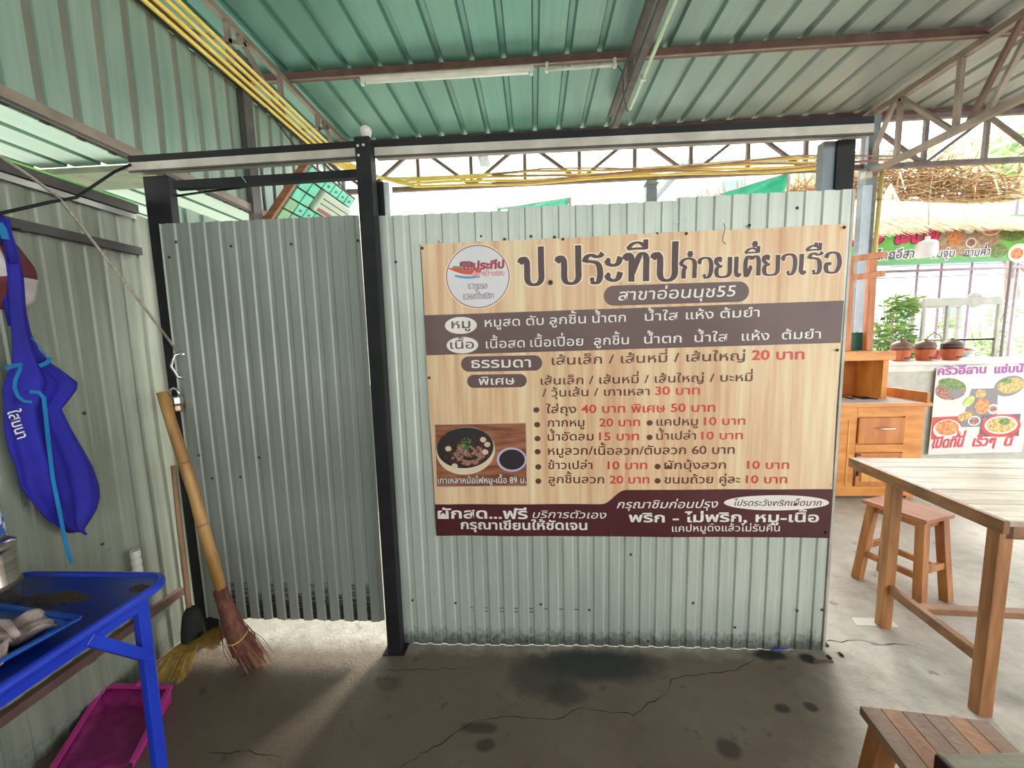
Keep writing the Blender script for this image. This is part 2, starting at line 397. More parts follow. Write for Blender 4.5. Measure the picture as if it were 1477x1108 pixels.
for px, py in ((516, 210), (524, 209), (517, 224)):
    q = at(px, py, 1, 1.735); o = first.copy(); COL.objects.link(o); o.name = 'bolt'; o.data = o.data.copy(); o.data.materials[0] = M_screwl
    o.parent = pm; o.location = q-Vector(pm.location)
# white bulb-like insulator on the middle post
t = thing('porcelain_knob', 'small white porcelain knob on top of the middle post', 'insulator', (at(528, 206, 1, 1.77).x, 1.775, 2.366))
MB().lathe([(0, 0), (.012, 0), (.013, .012), (.021, .022), (.024, .036), (.021, .05), (.010, .058), (0, .058)], n=20).build('knob', M_white, t, smooth=True)
MB().lathe([(.0145, .010), (.0155, .012), (.0145, .014)], n=16).build('neck_ring', M_alu, t)
# long beam: black tube over a pale channel, in two lengths meeting on the post
def beam(x0, x1, z_a, z_b, label, y0=WY-.03):
    t = thing('steel_beam', label, 'beam', (x0, y0, z_a))
    L = x1-x0; dz = z_b-z_a; 
    MB().bar((0, .02, .051), (L, .02, .051+dz), .04, .030).build('black_tube', M_black, t)
    MB().bar((0, .02, .018), (L, .02, .018+dz), .046, .036).build('pale_channel', M_cream, t)
    MB().bar((0, .0, -.002), (L, .0, -.002+dz), .008, .008).build('channel_lip', M_dark, t)
    return t
beam(-1.79, -.742, 2.292, 2.302, 'black tube over pale channel beam above the door sheet')
beam(-.668, 1.378, 2.300, 2.288, 'long black tube over pale channel beam above the menu wall')
t = thing('steel_crossbar', 'thin black crossbar between left post and middle post under the beam', 'bar', (-1.63, WY+.03, 2.245))
bar_obj('tube', M_black, t, (0, 0, 0), (.93, -.01, .005), .035, .034)
bar_obj('bracket', M_alu, t, (.33, -.019, .02), (.35, -.019, -.01), .008, .003)

# ------------------------------------------------------------------ banner
banner = thing('menu_banner', 'wood-grain vinyl noodle menu banner screwed to the pale zinc wall', 'banner', (0, 0, 0))
BY = WY-.006
def by(x, z, lay=0.0):
    return BY-lay-.0016*math.sin(9*x+4*z)-.0012*math.sin(17*x-6*z+1)-.0025*math.exp(-((z-1.9)/.04)**2)*math.sin(22*x)-.003*math.exp(-((x+.45)/.05)**2)
def BP(px, py):
    p = at(px, py, 1, BY); return p.x, p.z
TL, TR, BL, BR = BP(607, 353), BP(1222.5, 323), BP(629.3, 773), BP(1196, 775.5)
def banner_mat():
    m, nt, b = nodes('banner_vinyl')
    geo = nt.nodes.new('ShaderNodeNewGeometry').outputs['Position']
    a = noise(nt, scaled(nt, geo, (30, 1, 1.3)), 1, 5, .6); c = noise(nt, scaled(nt, geo, (7, 1, .6)), 1, 3)
    rp = nt.nodes.new('ShaderNodeValToRGB'); e = rp.color_ramp.elements
    e[0].position = .36; e[0].color = sr(214, 160, 120); e[1].position = .64; e[1].color = sr(244, 222, 180)
    k = rp.color_ramp.elements.new(.5); k.color = sr(234, 196, 154)
    nt.links.new(math_n(nt, 'ADD', math_n(nt, 'MULTIPLY', a, .6), math_n(nt, 'MULTIPLY', c, .4)), rp.inputs[0])
    nt.links.new(rp.outputs[0], b.inputs['Base Color']); b.inputs['Roughness'].default_value = .42
    return m
M_ban = banner_mat()
NX, NZ = 130, 90
b = MB(); vs = []
for j in range(NZ+1):
    tz = j/NZ
    for i in range(NX+1):
        tx = i/NX
        x = (BL[0]*(1-tx)+BR[0]*tx)*(1-tz)+(TL[0]*(1-tx)+TR[0]*tx)*tz
        z = (BL[1]*(1-tx)+BR[1]*tx)*(1-tz)+(TL[1]*(1-tx)+TR[1]*tx)*tz
        x += .002*math.sin(9*tz)*(1-tx); z += .0015*math.sin(14*tx)
        vs.append((x, by(x, z), z))
b.add(vs, [(j*(NX+1)+i, j*(NX+1)+i+1, (j+1)*(NX+1)+i+1, (j+1)*(NX+1)+i) for j in range(NZ) for i in range(NX)])
b.build('vinyl_sheet', M_ban, banner, smooth=True)
def flat_mat(name, c, rough=.42): return mat(name, sr(*c), sr(*[min(255, v+6) for v in c]), rough, scale=(5, 5, 5))
M_dkb = flat_mat('print_brown', (104, 78, 74)); M_mar = flat_mat('print_maroon', (78, 26, 30)); M_txt = flat_mat('print_text_brown', (98, 58, 46))
M_title = flat_mat('print_title', (74, 44, 42)); M_red = flat_mat('print_red', (214, 66, 56)); M_wht = flat_mat('print_white', (238, 230, 220))
M_halo = flat_mat('print_halo', (248, 226, 196)); M_pur = flat_mat('print_purple', (128, 100, 140)); M_ring = flat_mat('print_ring', (158, 84, 80))
def strip(name, m, cols, lay, parent=None, nr=6, surf=None):
    """cols: list of (x, zlow, zhigh)"""
    surf = surf or by; vs = []
    for x, z0, z1 in cols:
        for r in range(nr+1):
            z = z0+(z1-z0)*r/nr; vs.append((x, surf(x, z, lay), z))
    n = nr+1
    fs = [(i*n+r, (i+1)*n+r, (i+1)*n+r+1, i*n+r+1) for i in range(len(cols)-1) for r in range(nr)]
    b = MB(); b.add(vs, fs); return b.build(name, m, parent or banner)
def quad_strip(name, m, a, b_, c, d, lay, nx=60, nr=10, parent=None, surf=None):
    """a top-left, b top-right, c bottom-right, d bottom-left (x, z)"""
    cols = []
    for i in range(nx+1):
        t = i/nx; xt = a[0]+(b_[0]-a[0])*t; zt = a[1]+(b_[1]-a[1])*t; xb = d[0]+(c[0]-d[0])*t; zb = d[1]+(c[1]-d[1])*t
        cols.append((xt, zt, xb, zb))
    vs = []; surf = surf or by
    for xt, zt, xb, zb in cols:
        for r in range(nr+1):
            u = r/nr; x = xb+(xt-xb)*u; z = zb+(zt-zb)*u; vs.append((x, surf(x, z, lay), z))
    n = nr+1
    return MB().add(vs, [(i*n+r, (i+1)*n+r, (i+1)*n+r+1, i*n+r+1) for i in range(nx) for r in range(nr)]).build(name, m, parent or banner)
def ellipse(name, m, cx, cz, rx, rz, lay, parent=None, n=32, tilt=0.0, surf=None):
    cols = []
    for i in range(n+1):
        t = math.pi*(1-i/n); x = cx+rx*math.cos(t); h = rz*math.sin(t)+1e-5; cz2 = cz+tilt*(x-cx)
        cols.append((x, cz2-h, cz2+h))
    return strip(name, m, cols, lay, parent, 6, surf)
def pill(name, m, pl_, pr_, h, lay):
    """pl_, pr_: centres of the ends (x, z); h height"""
    cols = []; r = h/2; n = 10
    xa, xb = pl_[0], pr_[0]
    f = lambda x: pl_[1]+(pr_[1]-pl_[1])*(x-xa)/(xb-xa)
    for i in range(n+1):
        t = math.pi/2*i/n; x = xa+r-r*math.cos(t); cols.append((x, f(x)-r*math.sin(t)-1e-5, f(x)+r*math.sin(t)+1e-5))
    for i in range(1, 20):
        x = xa+r+(xb-xa-2*r)*i/20; cols.append((x, f(x)-r, f(x)+r))
    for i in range(n+1):
        t = math.pi/2*(1-i/n); x = xb-r+r*math.cos(t); cols.append((x, f(x)-r*math.sin(t)-1e-5, f(x)+r*math.sin(t)+1e-5))
    return strip(name, m, cols, lay, banner, 5)

# ---- Thai lettering: glyphs laid out one by one, tone marks raised over upper vowels
GC = {}
def glyph(ch, off):
    key = (ch, off)
    if key in GC: return GC[key]
    c = bpy.data.curves.new('g', 'FONT'); c.body = ch; c.size = 1; c.offset = off; c.resolution_u = 3
    o = bpy.data.objects.new('g', c); me = o.to_mesh()
    V = [(v.co.x, v.co.y) for v in me.vertices]; Fc = [tuple(p.vertices) for p in me.polygons]
    o.to_mesh_clear(); bpy.data.objects.remove(o); bpy.data.curves.remove(c)
    GC[key] = (V, Fc); return GC[key]
ADV = {}
def advance(ch):
    if ch not in ADV:
        k = 'A' if ord(ch) < 3000 else '\u0e01'
        ref = max(v[0] for v in glyph(k, 0)[0]); ADV[ch] = max(v[0] for v in glyph(ch+k, 0)[0])-ref
    return ADV[ch]
UP = '\u0e31\u0e34\u0e35\u0e36\u0e37\u0e47'; TONE = '\u0e48\u0e49\u0e4a\u0e4b\u0e4c'; LOWV = '\u0e38\u0e39'; TALL = '\u0e1b\u0e1d\u0e1f'
WORDS = []
def layout(s, off):
    V, Fc = [], []; x = 0; base = ''; prev = ''; WORDS.clear()
    for i, ch in enumerate(s):
        if ch == ' ': x += .30; prev = ch; WORDS.append(len(V)); continue
        dx = dy = 0
        if ch in TONE:
            if prev in UP: dy = .20
            elif i+1 < len(s) and s[i+1] == '\u0e33': dy = .19; dx = .0
        if (ch in TONE or ch in UP) and base in TALL: dx -= .11
        gv, gf = glyph(ch, off); o = len(V)
        V += [(a+x+dx, b_+dy) for a, b_ in gv]; Fc += [tuple(q+o for q in f) for f in gf]
        if ch not in UP+TONE+LOWV: x += advance(ch); base = ch
        prev = ch
    return V, Fc
def text(s, xl, xr, bl, br, hpx, m, lay=.0014, off=.008, slant=0.0, bp=None, surf=None, parent=None, name='lettering', cap=.558, halo=None):
    """s between photo columns xl..xr with its baseline at bl (left) and br (right), consonants hpx tall"""
    bp = bp or BP; surf = surf or by
    x0, z0 = bp(xl, bl); x1, z1 = bp(xr, br); hz = bp(xl, bl-hpx)[1]-z0
    for (o_, m_, ly) in (((halo[0], halo[1], lay-.0004),) if halo else ())+((off, m, lay),):
        V, Fc = layout(s, off if not halo else 0.02)
        mn, mx_ = min(v[0] for v in V), max(v[0] for v in V)
        if halo or True: V2, F2 = layout(s, o_)
        sx = (x1-x0)/(mx_-mn); sz = hz/cap
        out = []
        for a, c in V2:
            x = x0+(a-mn)*sx+slant*c*sz; z = z0+(z1-z0)*(x-x0)/(x1-x0)+c*sz
            out.append((x, surf(x, z, ly), z))
        cut = [0]+list(WORDS)+[len(V2)]
        for c0, c1 in zip(cut, cut[1:]):
            if c1 > c0: MB().add(out[c0:c1], [tuple(q-c0 for q in f) for f in F2 if c0 <= f[0] < c1]).build(name, m_, parent or banner)

# bands and pills
quad_strip('printed_band', M_dkb, BP(612, 455), BP(1217, 433.6), BP(1212.5, 494.5), BP(615.5, 512.6), .0007)
cols = []
for i in range(121):
    px = 627.5+(1201-627.5)*i/120
    t = min(1, max(0, (px-868)/34)); t = t*t*(3-2*t)
    top = 727.3*(1-t)+(706.7-(px-900)*.004)*t
    bot = 772.6+(px-627.5)*.0055
    x, zt = BP(px, top); _, zb = BP(px, bot); xs = min(max(x, BL[0]+.001), BR[0]-.001); cols.append((xs, zb, zt))
strip('printed_band', M_mar, cols, .0007, nr=12)
def pl2(px0, px1, yl, yr, h, m, lay=.0009):
    a, c = BP(px0, yl), BP(px1, yr); hh = BP(px0, yl-h)[1]-a[1]; return pill('printed_pill', m, a, c, hh, lay)
pl2(871, 1080, 427, 420.5, 29, M_dkb); pl2(665.2, 782, 525.5, 523.5, 22, M_dkb); pl2(674, 759.7, 550.2, 549, 19, M_dkb)
def el(px, py, rx, ry, m, lay=.001, tilt=0.0, parent=None, name='printed_oval'):
    x, z = BP(px, py); x2 = BP(px+rx, py)[0]; z2 = BP(px, py-ry)[1]
    return ellipse(name, m, x, z, x2-x, z2-z, lay, parent, tilt=tilt)
el(664.8, 469.5, 23, 12.3, M_wht); el(667, 498, 22.8, 12, M_wht); el(1119.3, 725.2, 76, 11, M_wht)
T = text
# heading letters: drawn with a broad nib (thick uprights, thin bows, ball terminals)
HG = {'\u0e1b': (.98, [[(.16, .93), (.26, .86), (.28, .6), (.28, .22), (.36, .05), (.52, .0), (.68, .05), (.78, .22), (.78, .6), (.78, 1.36)], [(.05, .80), (.07, .92), (.18, .96), (.27, .84)]], [(.09, .82)]),
 '.': (.34, [], [(.12, .06), (.12, .06)]),
 '\u0e23': (.74, [[(.02, .74), (.10, .93), (.26, .99), (.42, .93), (.56, .95), (.66, 1.05)], [(.06, .78), (.25, .76), (.45, .70), (.55, .52), (.56, .2), (.48, .02), (.34, .0), (.26, .06)]], [(.28, .12)]),
 '\u0e30': (.66, [[(.08, .80), (.12, .66), (.30, .60), (.46, .68), (.54, .90)], [(.08, .28), (.12, .14), (.30, .06), (.46, .14), (.54, .36)]], [(.11, .79), (.11, .27)]),
 '\u0e17': (.98, [[(.05, .80), (.08, .93), (.18, .97), (.26, .84), (.27, .5), (.27, .0)], [(.30, .30), (.42, .62), (.56, .94), (.70, .97), (.78, .82), (.78, .5), (.78, .0)]], [(.09, .82)]),
 '\u0e01': (.88, [[(.18, .0), (.18, .38), (.24, .58), (.08, .70), (.06, .80), (.18, .95), (.42, 1.0), (.64, .92), (.72, .72), (.72, .4), (.72, .0)]], []),
 '\u0e27': (.84, [[(.06, .74), (.12, .92), (.34, 1.0), (.56, .94), (.66, .72), (.66, .3), (.56, .05), (.42, .0), (.34, .05)]], [(.34, .11), (.09, .76)]),
 '\u0e22': (.94, [[(.30, .86), (.22, .98), (.10, .92), (.08, .74), (.22, .58), (.30, .54), (.14, .46), (.10, .24), (.18, .05), (.42, .0), (.66, .05), (.76, .22), (.76, .6), (.76, 1.0)]], [(.28, .83)]),
 '\u0e40': (.48, [[(.14, 1.0), (.14, .5), (.14, .18), (.22, .02), (.34, .02)]], [(.32, .09)]),
 '\u0e15': (.94, [[(.38, .46), (.30, .24), (.17, .0), (.12, .3), (.12, .7), (.20, .94), (.32, .96), (.42, .86), (.54, .96), (.68, .94), (.76, .72), (.76, .4), (.76, .0)]], [(.36, .46)]),
 '\u0e2d': (.90, [[(.10, .74), (.20, .94), (.42, 1.0), (.64, .92), (.74, .64), (.74, .34), (.62, .06), (.42, .0), (.20, .06), (.12, .26), (.16, .46), (.30, .48)]], [(.30, .45)]),
 '\u0e35': (0, [[(-.86, 1.15), (-.70, 1.32), (-.50, 1.38), (-.32, 1.30), (-.22, 1.16)], [(-.86, 1.15), (-.5, 1.17), (-.22, 1.16)], [(-.22, 1.14), (-.22, 1.48)]], []),
 '\u0e37': (0, [[(-.86, 1.15), (-.70, 1.32), (-.50, 1.38), (-.32, 1.30), (-.22, 1.16)], [(-.86, 1.15), (-.5, 1.17), (-.22, 1.16)], [(-.22, 1.14), (-.22, 1.50)], [(-.42, 1.3), (-.42, 1.52)]], []),
 '\u0e4b': (0, [[(-.55, 1.22), (-.25, 1.22)], [(-.40, 1.07), (-.40, 1.37)]], [])}
def catmull(P, n=7):
    if len(P) == 2: return [tuple(P[0][k]+(P[1][k]-P[0][k])*t/4 for k in (0, 1)) for t in range(5)]
    Q = [P[0]]+list(P)+[P[-1]]; out = []
    for i in range(1, len(Q)-2):
        for k in range(n):
            t = k/n; out.append(tuple(.5*((2*Q[i][c])+(-Q[i-1][c]+Q[i+1][c])*t+(2*Q[i-1][c]-5*Q[i][c]+4*Q[i+1][c]-Q[i+2][c])*t*t+(-Q[i-1][c]+3*Q[i][c]-3*Q[i+1][c]+Q[i+2][c])*t**3) for c in (0, 1)))
    return out+[P[-1]]
def heading(s, xl, xr, bl, br, hpx, grow, m, lay):
    xs = []; x = 0; prev = ''
    for ch in s:
        dy = .36 if (ch == '\u0e4b' and prev in '\u0e35\u0e37' and prev) else 0
        xs.append((ch, x, dy)); x += HG[ch][0]; prev = ch
    W = x-.12; x0, z0 = BP(xl, bl); x1, z1 = BP(xr, br); hz = BP(xl, bl-hpx)[1]-z0; sx = (x1-x0)/W
    for ch, ox, dy in xs:
        b = MB(); _, strokes, balls = HG[ch]; asp = sx/hz
        def put(pts, fs): b.add([(lambda X, Z: (X, by(X, Z, lay), Z))(x0+(p[0]+ox)*sx, z0+(z1-z0)*(p[0]+ox)/W+(p[1]+dy)*hz) for p in pts], fs)
        for st in strokes:
            P = catmull(st); vs = []
            for i, p in enumerate(P):
                a, c = P[max(0, i-1)], P[min(len(P)-1, i+1)]; dx, dz = (c[0]-a[0])*asp, c[1]-a[1]; L = math.hypot(dx, dz) or 1; dx /= L; dz /= L
                h = (.050+.062*abs(dz)**1.5)*(.8 if ch in '\u0e35\u0e37' else 1)+grow
                e = grow if i in (0, len(P)-1) else 0; sg_ = -1 if i == 0 else 1
                q = (p[0]+dx*e*sg_/asp, p[1]+dz*e*sg_)
                vs += [(q[0]-dz*h/asp, q[1]+dx*h), (q[0]+dz*h/asp, q[1]-dx*h)]
            put(vs, [(2*i, 2*i+1, 2*i+3, 2*i+2) for i in range(len(P)-1)])
        for cx, cz in balls:
            R = .085+grow; put([(cx+R*math.cos(t)/asp, cz+R*math.sin(t)) for t in [2*math.pi*k/16 for k in range(16)]], [tuple(range(16))])
        b.build('lettering', m, banner)
for s_, a_, b_, c_, d_, h_ in (('ป.ประทีป', 749.7, 976, 411.6, 404.2, 40), ('ก๋วยเตี๋ยวเรือ', 980.4, 1210.5, 402.3, 393, 28.5)):
    heading(s_, a_, b_, c_, d_, h_, .045, M_halo, .0012); heading(s_, a_, b_, c_, d_, h_, .0, M_title, .0018)
T('สาขาอ่อนนุช55', 891.5, 1059.7, 433.5, 427.4, 12.5, M_wht, off=.006, slant=.12)
T('หมู', 651.4, 678.5, 473.8, 473, 10, M_dkb, off=.012); T('เนื้อ', 649.6, 683.8, 503.2, 502.6, 9.5, M_dkb, off=.01)
for s, a, c in (('หมูสด', 699.4, 750), ('ตับ', 759, 784.3), ('ลูกชิ้น', 792.6, 845), ('น้ำตก', 854.2, 902.7), ('น้ำใส', 930, 977.7), ('แห้ง', 989, 1029), ('ต้มยำ', 1038.5, 1094.8)):
    f = lambda x: 471.6-(x-700)*.0375
    T(s, a, c, f(a), f(c), 10, M_wht, off=.006)
for s, a, c in (('เนื้อสด', 701, 757), ('เนื้อเปื่อย', 765, 841), ('ลูกชิ้น', 856.5, 907), ('น้ำตก', 929, 983), ('น้ำใส', 1001.7, 1049), ('แห้ง', 1069, 1109), ('ต้มยำ', 1127.4, 1183.7)):
    f = lambda x: 502.5-(x-701)*.030
    T(s, a, c, f(a), f(c), 10, M_wht, off=.006)
T('ธรรมดา', 680, 765.8, 530.7, 529.6, 11, M_wht, off=.012); T('พิเศษ', 690.5, 742.5, 555.2, 554.4, 9, M_wht, off=.01)
T('เส้นเล็ก / เส้นหมี่ / เส้นใหญ่', 796, 1073.8, 526.3, 519.6, 10, M_txt, off=.008); T('20 บาท', 1083.6, 1160, 519, 518.2, 11, M_red, off=.02)
T('เส้นเล็ก / เส้นหมี่ / เส้นใหญ่ / บะหมี่', 780, 1085, 555, 549.6, 9, M_txt, off=.008)
T('/ วุ้นเส้น / เกาเหลา', 782.3, 936.8, 572.2, 570, 9, M_txt); T('30 บาท', 945, 1009.4, 569.6, 569, 9.5, M_red, off=.012)
T('ใส่ถุง', 788, 831.2, 596, 595.6, 9, M_txt, off=.012); T('40 บาท พิเศษ 50 บาท', 838.4, 1031.5, 595.6, 593.6, 9.3, M_red, off=.014)
T('กากหมู', 790, 843, 615.5, 615, 9, M_txt, off=.01); T('20 บาท', 864.4, 923, 615, 614.3, 9, M_red, off=.014)
T('แคปหมู', 947, 1006.5, 614, 613.6, 9, M_txt, off=.01); T('10 บาท', 1015.5, 1074.8, 613.2, 612.6, 9, M_red, off=.01)
T('น้ำอัดลม', 790, 856, 635.6, 635.2, 9, M_txt, off=.01); T('15 บาท', 864, 921.4, 635, 634.6, 9, M_red, off=.014)
T('น้ำเปล่า', 946.7, 1003.8, 634.4, 634, 9, M_txt, off=.008); T('10 บาท', 1011.7, 1071.4, 634, 633.6, 9, M_red, off=.01)
T('หมูลวก/เนื้อลวก/ตับลวก 60 บาท', 790.6, 1059.7, 656.2, 654.6, 9.3, M_txt, off=.01)
T('ข้าวเปล่า', 790.6, 854.5, 676.7, 676.6, 9, M_txt, off=.01); T('10 บาท', 876.3, 933.4, 676.6, 676.5, 9, M_red, off=.014)
T('ผักบุ้งลวก', 958.2, 1047.3, 676.5, 676.3, 9, M_txt, off=.01); T('10 บาท', 1077.8, 1137.3, 676.2, 676, 9, M_red, off=.014)
T('ลูกชิ้นลวก', 791, 871.4, 697.2, 697.2, 9, M_txt, off=.01); T('20 บาท', 879.3, 936.5, 697.2, 697.2, 9, M_red, off=.014)
T('ขนมถ้วย คู่ละ', 958.2, 1068, 697.2, 697, 9, M_txt, off=.01); T('10 บาท', 1076, 1134.6, 697, 696.8, 9, M_red, off=.014)
for px, py in ((773.7, 591.4), (774.8, 612.6), (937, 610), (775.3, 632.7), (936.8, 630.8), (775.5, 651.7), (776.4, 673.5), (948.5, 673), (776.6, 694), (948.5, 693.5)):
    el(px, py, 4.3, 3.9, M_txt, .0012, name='bullet_dot')
T('ผักสด...ฟรี', 631.6, 761.3, 747.5, 747.8, 11, M_wht, off=.024); T('บริการตัวเอง', 767.4, 873, 747, 748, 8.3, M_wht, off=.004, slant=.3)
T('กรุณาเขียนให้ชัดเจน', 664.7, 847, 763, 764.2, 9.6, M_wht, off=.024)
T('กรุณาชิมก่อนปรุง', 889.4, 1034, 733, 732.4, 8.8, M_wht, off=.006, slant=.3)
T('โปรดระวังพริกเผ็ดมาก', 1057.5, 1183, 729.6, 729.4, 6.8, M_mar, off=.006, slant=.25)
T('พริก - ไม่พริก, หมู-เนื้อ', 906.8, 1180.4, 752.8, 752.6, 10, M_wht, off=.024)
T('แคปหมูดึงแล้วไม่รับคืน', 968.8, 1124.5, 766.4, 766.4, 7.6, M_wht, off=.006)
# round emblem
lg = el(689, 399.3, 47.5, 47.5, M_halo, .0007, name='round_logo'); el(689, 399.3, 46, 46, M_ring, .0009); el(689, 399.3, 44.6, 44.6, flat_mat('print_pale', (226, 222, 222)), .0011)
M_hull = flat_mat('print_orange_red', (216, 78, 50)); M_blue = flat_mat('print_blue', (110, 150, 200)); M_pink = flat_mat('print_pink', (214, 110, 118)); M_grn = flat_mat('print_green', (120, 150, 70)); M_sail = flat_mat('print_dark_red', (140, 56, 70))
def poly_strip(pts_top, pts_bot, m, lay, name='printed_shape'):
    cols = []
    for (xa, ya), (xb, yb) in zip(pts_top, pts_bot):
        x, zt = BP(xa, ya); _, zb = BP(xb, yb); cols.append((x, min(zb, zt-1e-5), zt))
    return strip(name, m, cols, lay, nr=2)
xs = [646+i*3.0 for i in range(17)]
poly_strip([(x, 386.5+(x-646)*.03) for x in xs], [(x, 387.5+8.5*math.sin(min(1, (x-646)/30)*math.pi/2)) for x in xs], M_hull, .0014)
poly_strip([(x, 396.5+2*math.sin((x-656)/40*3)) for x in [656+i*3 for i in range(13)]], [(x, 399.5+2.6*math.sin((x-656)/36*3)) for x in [656+i*3 for i in range(13)]], M_blue, .0013)
poly_strip([(x, 384) for x in (653, 660, 667)], [(x, 387) for x in (653, 660, 667)], M_grn, .0015)
poly_strip([(663, 379), (666, 377.2), (672, 376.8), (678, 377), (682, 378)], [(663, 384), (666, 385), (672, 386), (678, 386), (682, 386)], M_sail, .0015)
T('ป.ประทีป', 668, 726.5, 389.5, 386.5, 8.6, M_sail, off=.02, lay=.0020, slant=.1, halo=(.07, M_pink))
T('ก๋วยเตี๋ยวเรือ', 681.5, 727, 398.2, 396.8, 4.6, M_wht, off=.01, lay=.0019, halo=(.10, M_pink))
T('สมุทร', 675.5, 702.5, 416, 415.5, 5.6, M_wht, off=.01, lay=.0018, halo=(.09, M_pur)); T('สูตรดั้งเดิม', 668.5, 711.5, 431, 430, 5.8, M_wht, off=.01, lay=.0018, halo=(.09, M_pur))
# printed food photograph
M_pw = mat('print_tabletop', sr(120, 66, 44), sr(176, 112, 80), .42, scale=(6, 6, 40)); M_rim = flat_mat('print_bowl_rim', (226, 206, 178)); M_soup = mat('print_soup', sr(38, 28, 30), sr(78, 48, 40), .42, scale=(70, 70, 70))
M_meat = mat('print_meat', sr(132, 88, 72), sr(184, 138, 118), .42, scale=(90, 90, 90)); M_ball = flat_mat('print_ball', (222, 190, 160)); M_herb = flat_mat('print_herb', (70, 128, 62)); M_blk = flat_mat('print_black', (44, 36, 42)); M_lav = flat_mat('print_cup', (198, 186, 206))
quad_strip('food_picture', flat_mat('print_frame', (206, 186, 170)), BP(626.6, 611.7), BP(759, 609.8), BP(760.8, 702), BP(629.6, 703), .0006, 12, 8)
quad_strip('food_picture', M_pw, BP(627.6, 612.7), BP(758.2, 610.8), BP(759.8, 700.6), BP(630.6, 701.6), .0008, 12, 8)
el(671.5, 650.5, 42.5, 34.5, M_rim, .0011, tilt=.05); el(671, 646, 41, 29.5, M_blk, .0013, tilt=.05); el(673, 652, 34, 22, M_soup, .0015, tilt=.05)
rr = random.Random(3)
for i in range(46):
    a = rr.uniform(0, 6.28); q = rr.random()**.5
    el(674+24*q*math.cos(a), 656+14*q*math.sin(a), rr.uniform(2, 5.5), rr.uniform(1.3, 3), M_meat, .0016+i*.00001, tilt=rr.uniform(-.8, .8), name='printed_meat')
for px, py in ((647, 647), (697, 634), (703, 641), (656, 672), (700, 652)): el(px, py, 4.4, 3.8, M_ball, .0022)
for i in range(26): el(670+rr.gauss(0, 5), 642+rr.gauss(0, 4), rr.uniform(1, 3.4), rr.uniform(.6, 1.3), M_herb, .0024, tilt=rr.uniform(-1.5, 1.5), name='printed_herb')
el(738, 663, 21.5, 17.5, M_lav, .0012); el(738.5, 663, 18.5, 14.6, M_blk, .0014)
T('เกาเหลาหม้อไฟหมู-เนื้อ 89 บ.', 632, 759, 697, 696.5, 7, M_wht, off=.012, lay=.0026, halo=(.05, M_blk))
for px, py in ((609, 358), (1218, 328), (812, 345), (990, 337), (634, 765), (880, 770), (1192, 769), (619, 545), (1208, 505)):
    p = at(px, py, 1, BY-.006); o = first.copy(); COL.objects.link(o); o.name = 'eyelet_screw'; o.parent = banner; o.location = p
wire = MB(); c = [at(x, y, 1, BY-.012) for x, y in ((1044, 322), (1046, 330), (1043, 340), (1042, 348), (1047, 352))]; wire.tube(c, .0015, 6); wire.build('tie_wire', M_dark, banner)
c = [at(x, y, 1, BY-.012) for x, y in ((1199, 699), (1203, 701), (1206, 706), (1209, 708))]; MB().tube(c, .0016, 6).build('tie_wire', M_rope, banner)

# ------------------------------------------------------------------ left wall
LX = -1.85
wl = struct('wall_left')
for a, c in ((-3.0, -1.2), (-1.2, .3), (.3, 1.1), (1.1, 1.955)):
    corrugated(a, c, 0, 2.13, .076, .043, .007, lambda u, v, d: (LX-d-.012*math.exp(-((v-1.3)/.5)**2)*math.sin(4*u), u, v), phase=.012, nv=20).build('zinc_sheet', M_left, wl, solid=.0008)
corrugated(2.05, 4.3, 0, 2.30, .12, .08, .012, lambda u, v, d: (-1.98-d, u, v), phase=.0, nv=2).build('zinc_sheet', M_clad, wl, solid=.0008)
for px, py in ((121, 523), (122, 596), (35, 728), (158, 792), (150, 685), (18, 880), (148, 785)):
    p = at(px, py, 0, LX+.002); o = first.copy(); COL.objects.link(o); o.parent = wl; o.location = p; o.rotation_euler = (0, math.pi/2, 0)
def rail(name_label, z, h, y0, y1, x=LX+.018, m=M_dark, dz=0.0):
    t = thing('wall_rail', name_label, 'rail', (x, y0, z)); bar_obj('tube', m, t, (0, 0, 0), (0, y1-y0, dz), .03, h)
    for f in (.12, .5, .9):
        box_obj('clip', m, t, -.016, .0165, (y1-y0)*f-.015, (y1-y0)*f+.015, -h/2-.004, -h/2+.002)
    return t
rail('dark steel rail high on the left wall that the blue apron hangs from', 1.955, .034, -2.5, 1.82)
rail('brown steel rail low on the left wall behind the blue table', .262, .036, -2.5, 1.82, m=M_brown)
t = thing('wall_rail', 'dark top rail with silver edge crowning the left wall', 'rail', (LX, -2.5, 2.13))
bar_obj('tube', M_dark, t, (0, 0, .02), (0, 4.34, .02), .04, .04); bar_obj('silver_edge', M_alu, t, (.022, 0, -.016), (.022, 4.32, -.02), .004, .022)
M_lime = mat('lime_paint', sr(120, 190, 90), sr(150, 214, 110), .5)
bar_obj('green_edge', M_lime, t, (-.015, 0, .048), (-.015, 4.34, .048), .03, .014)
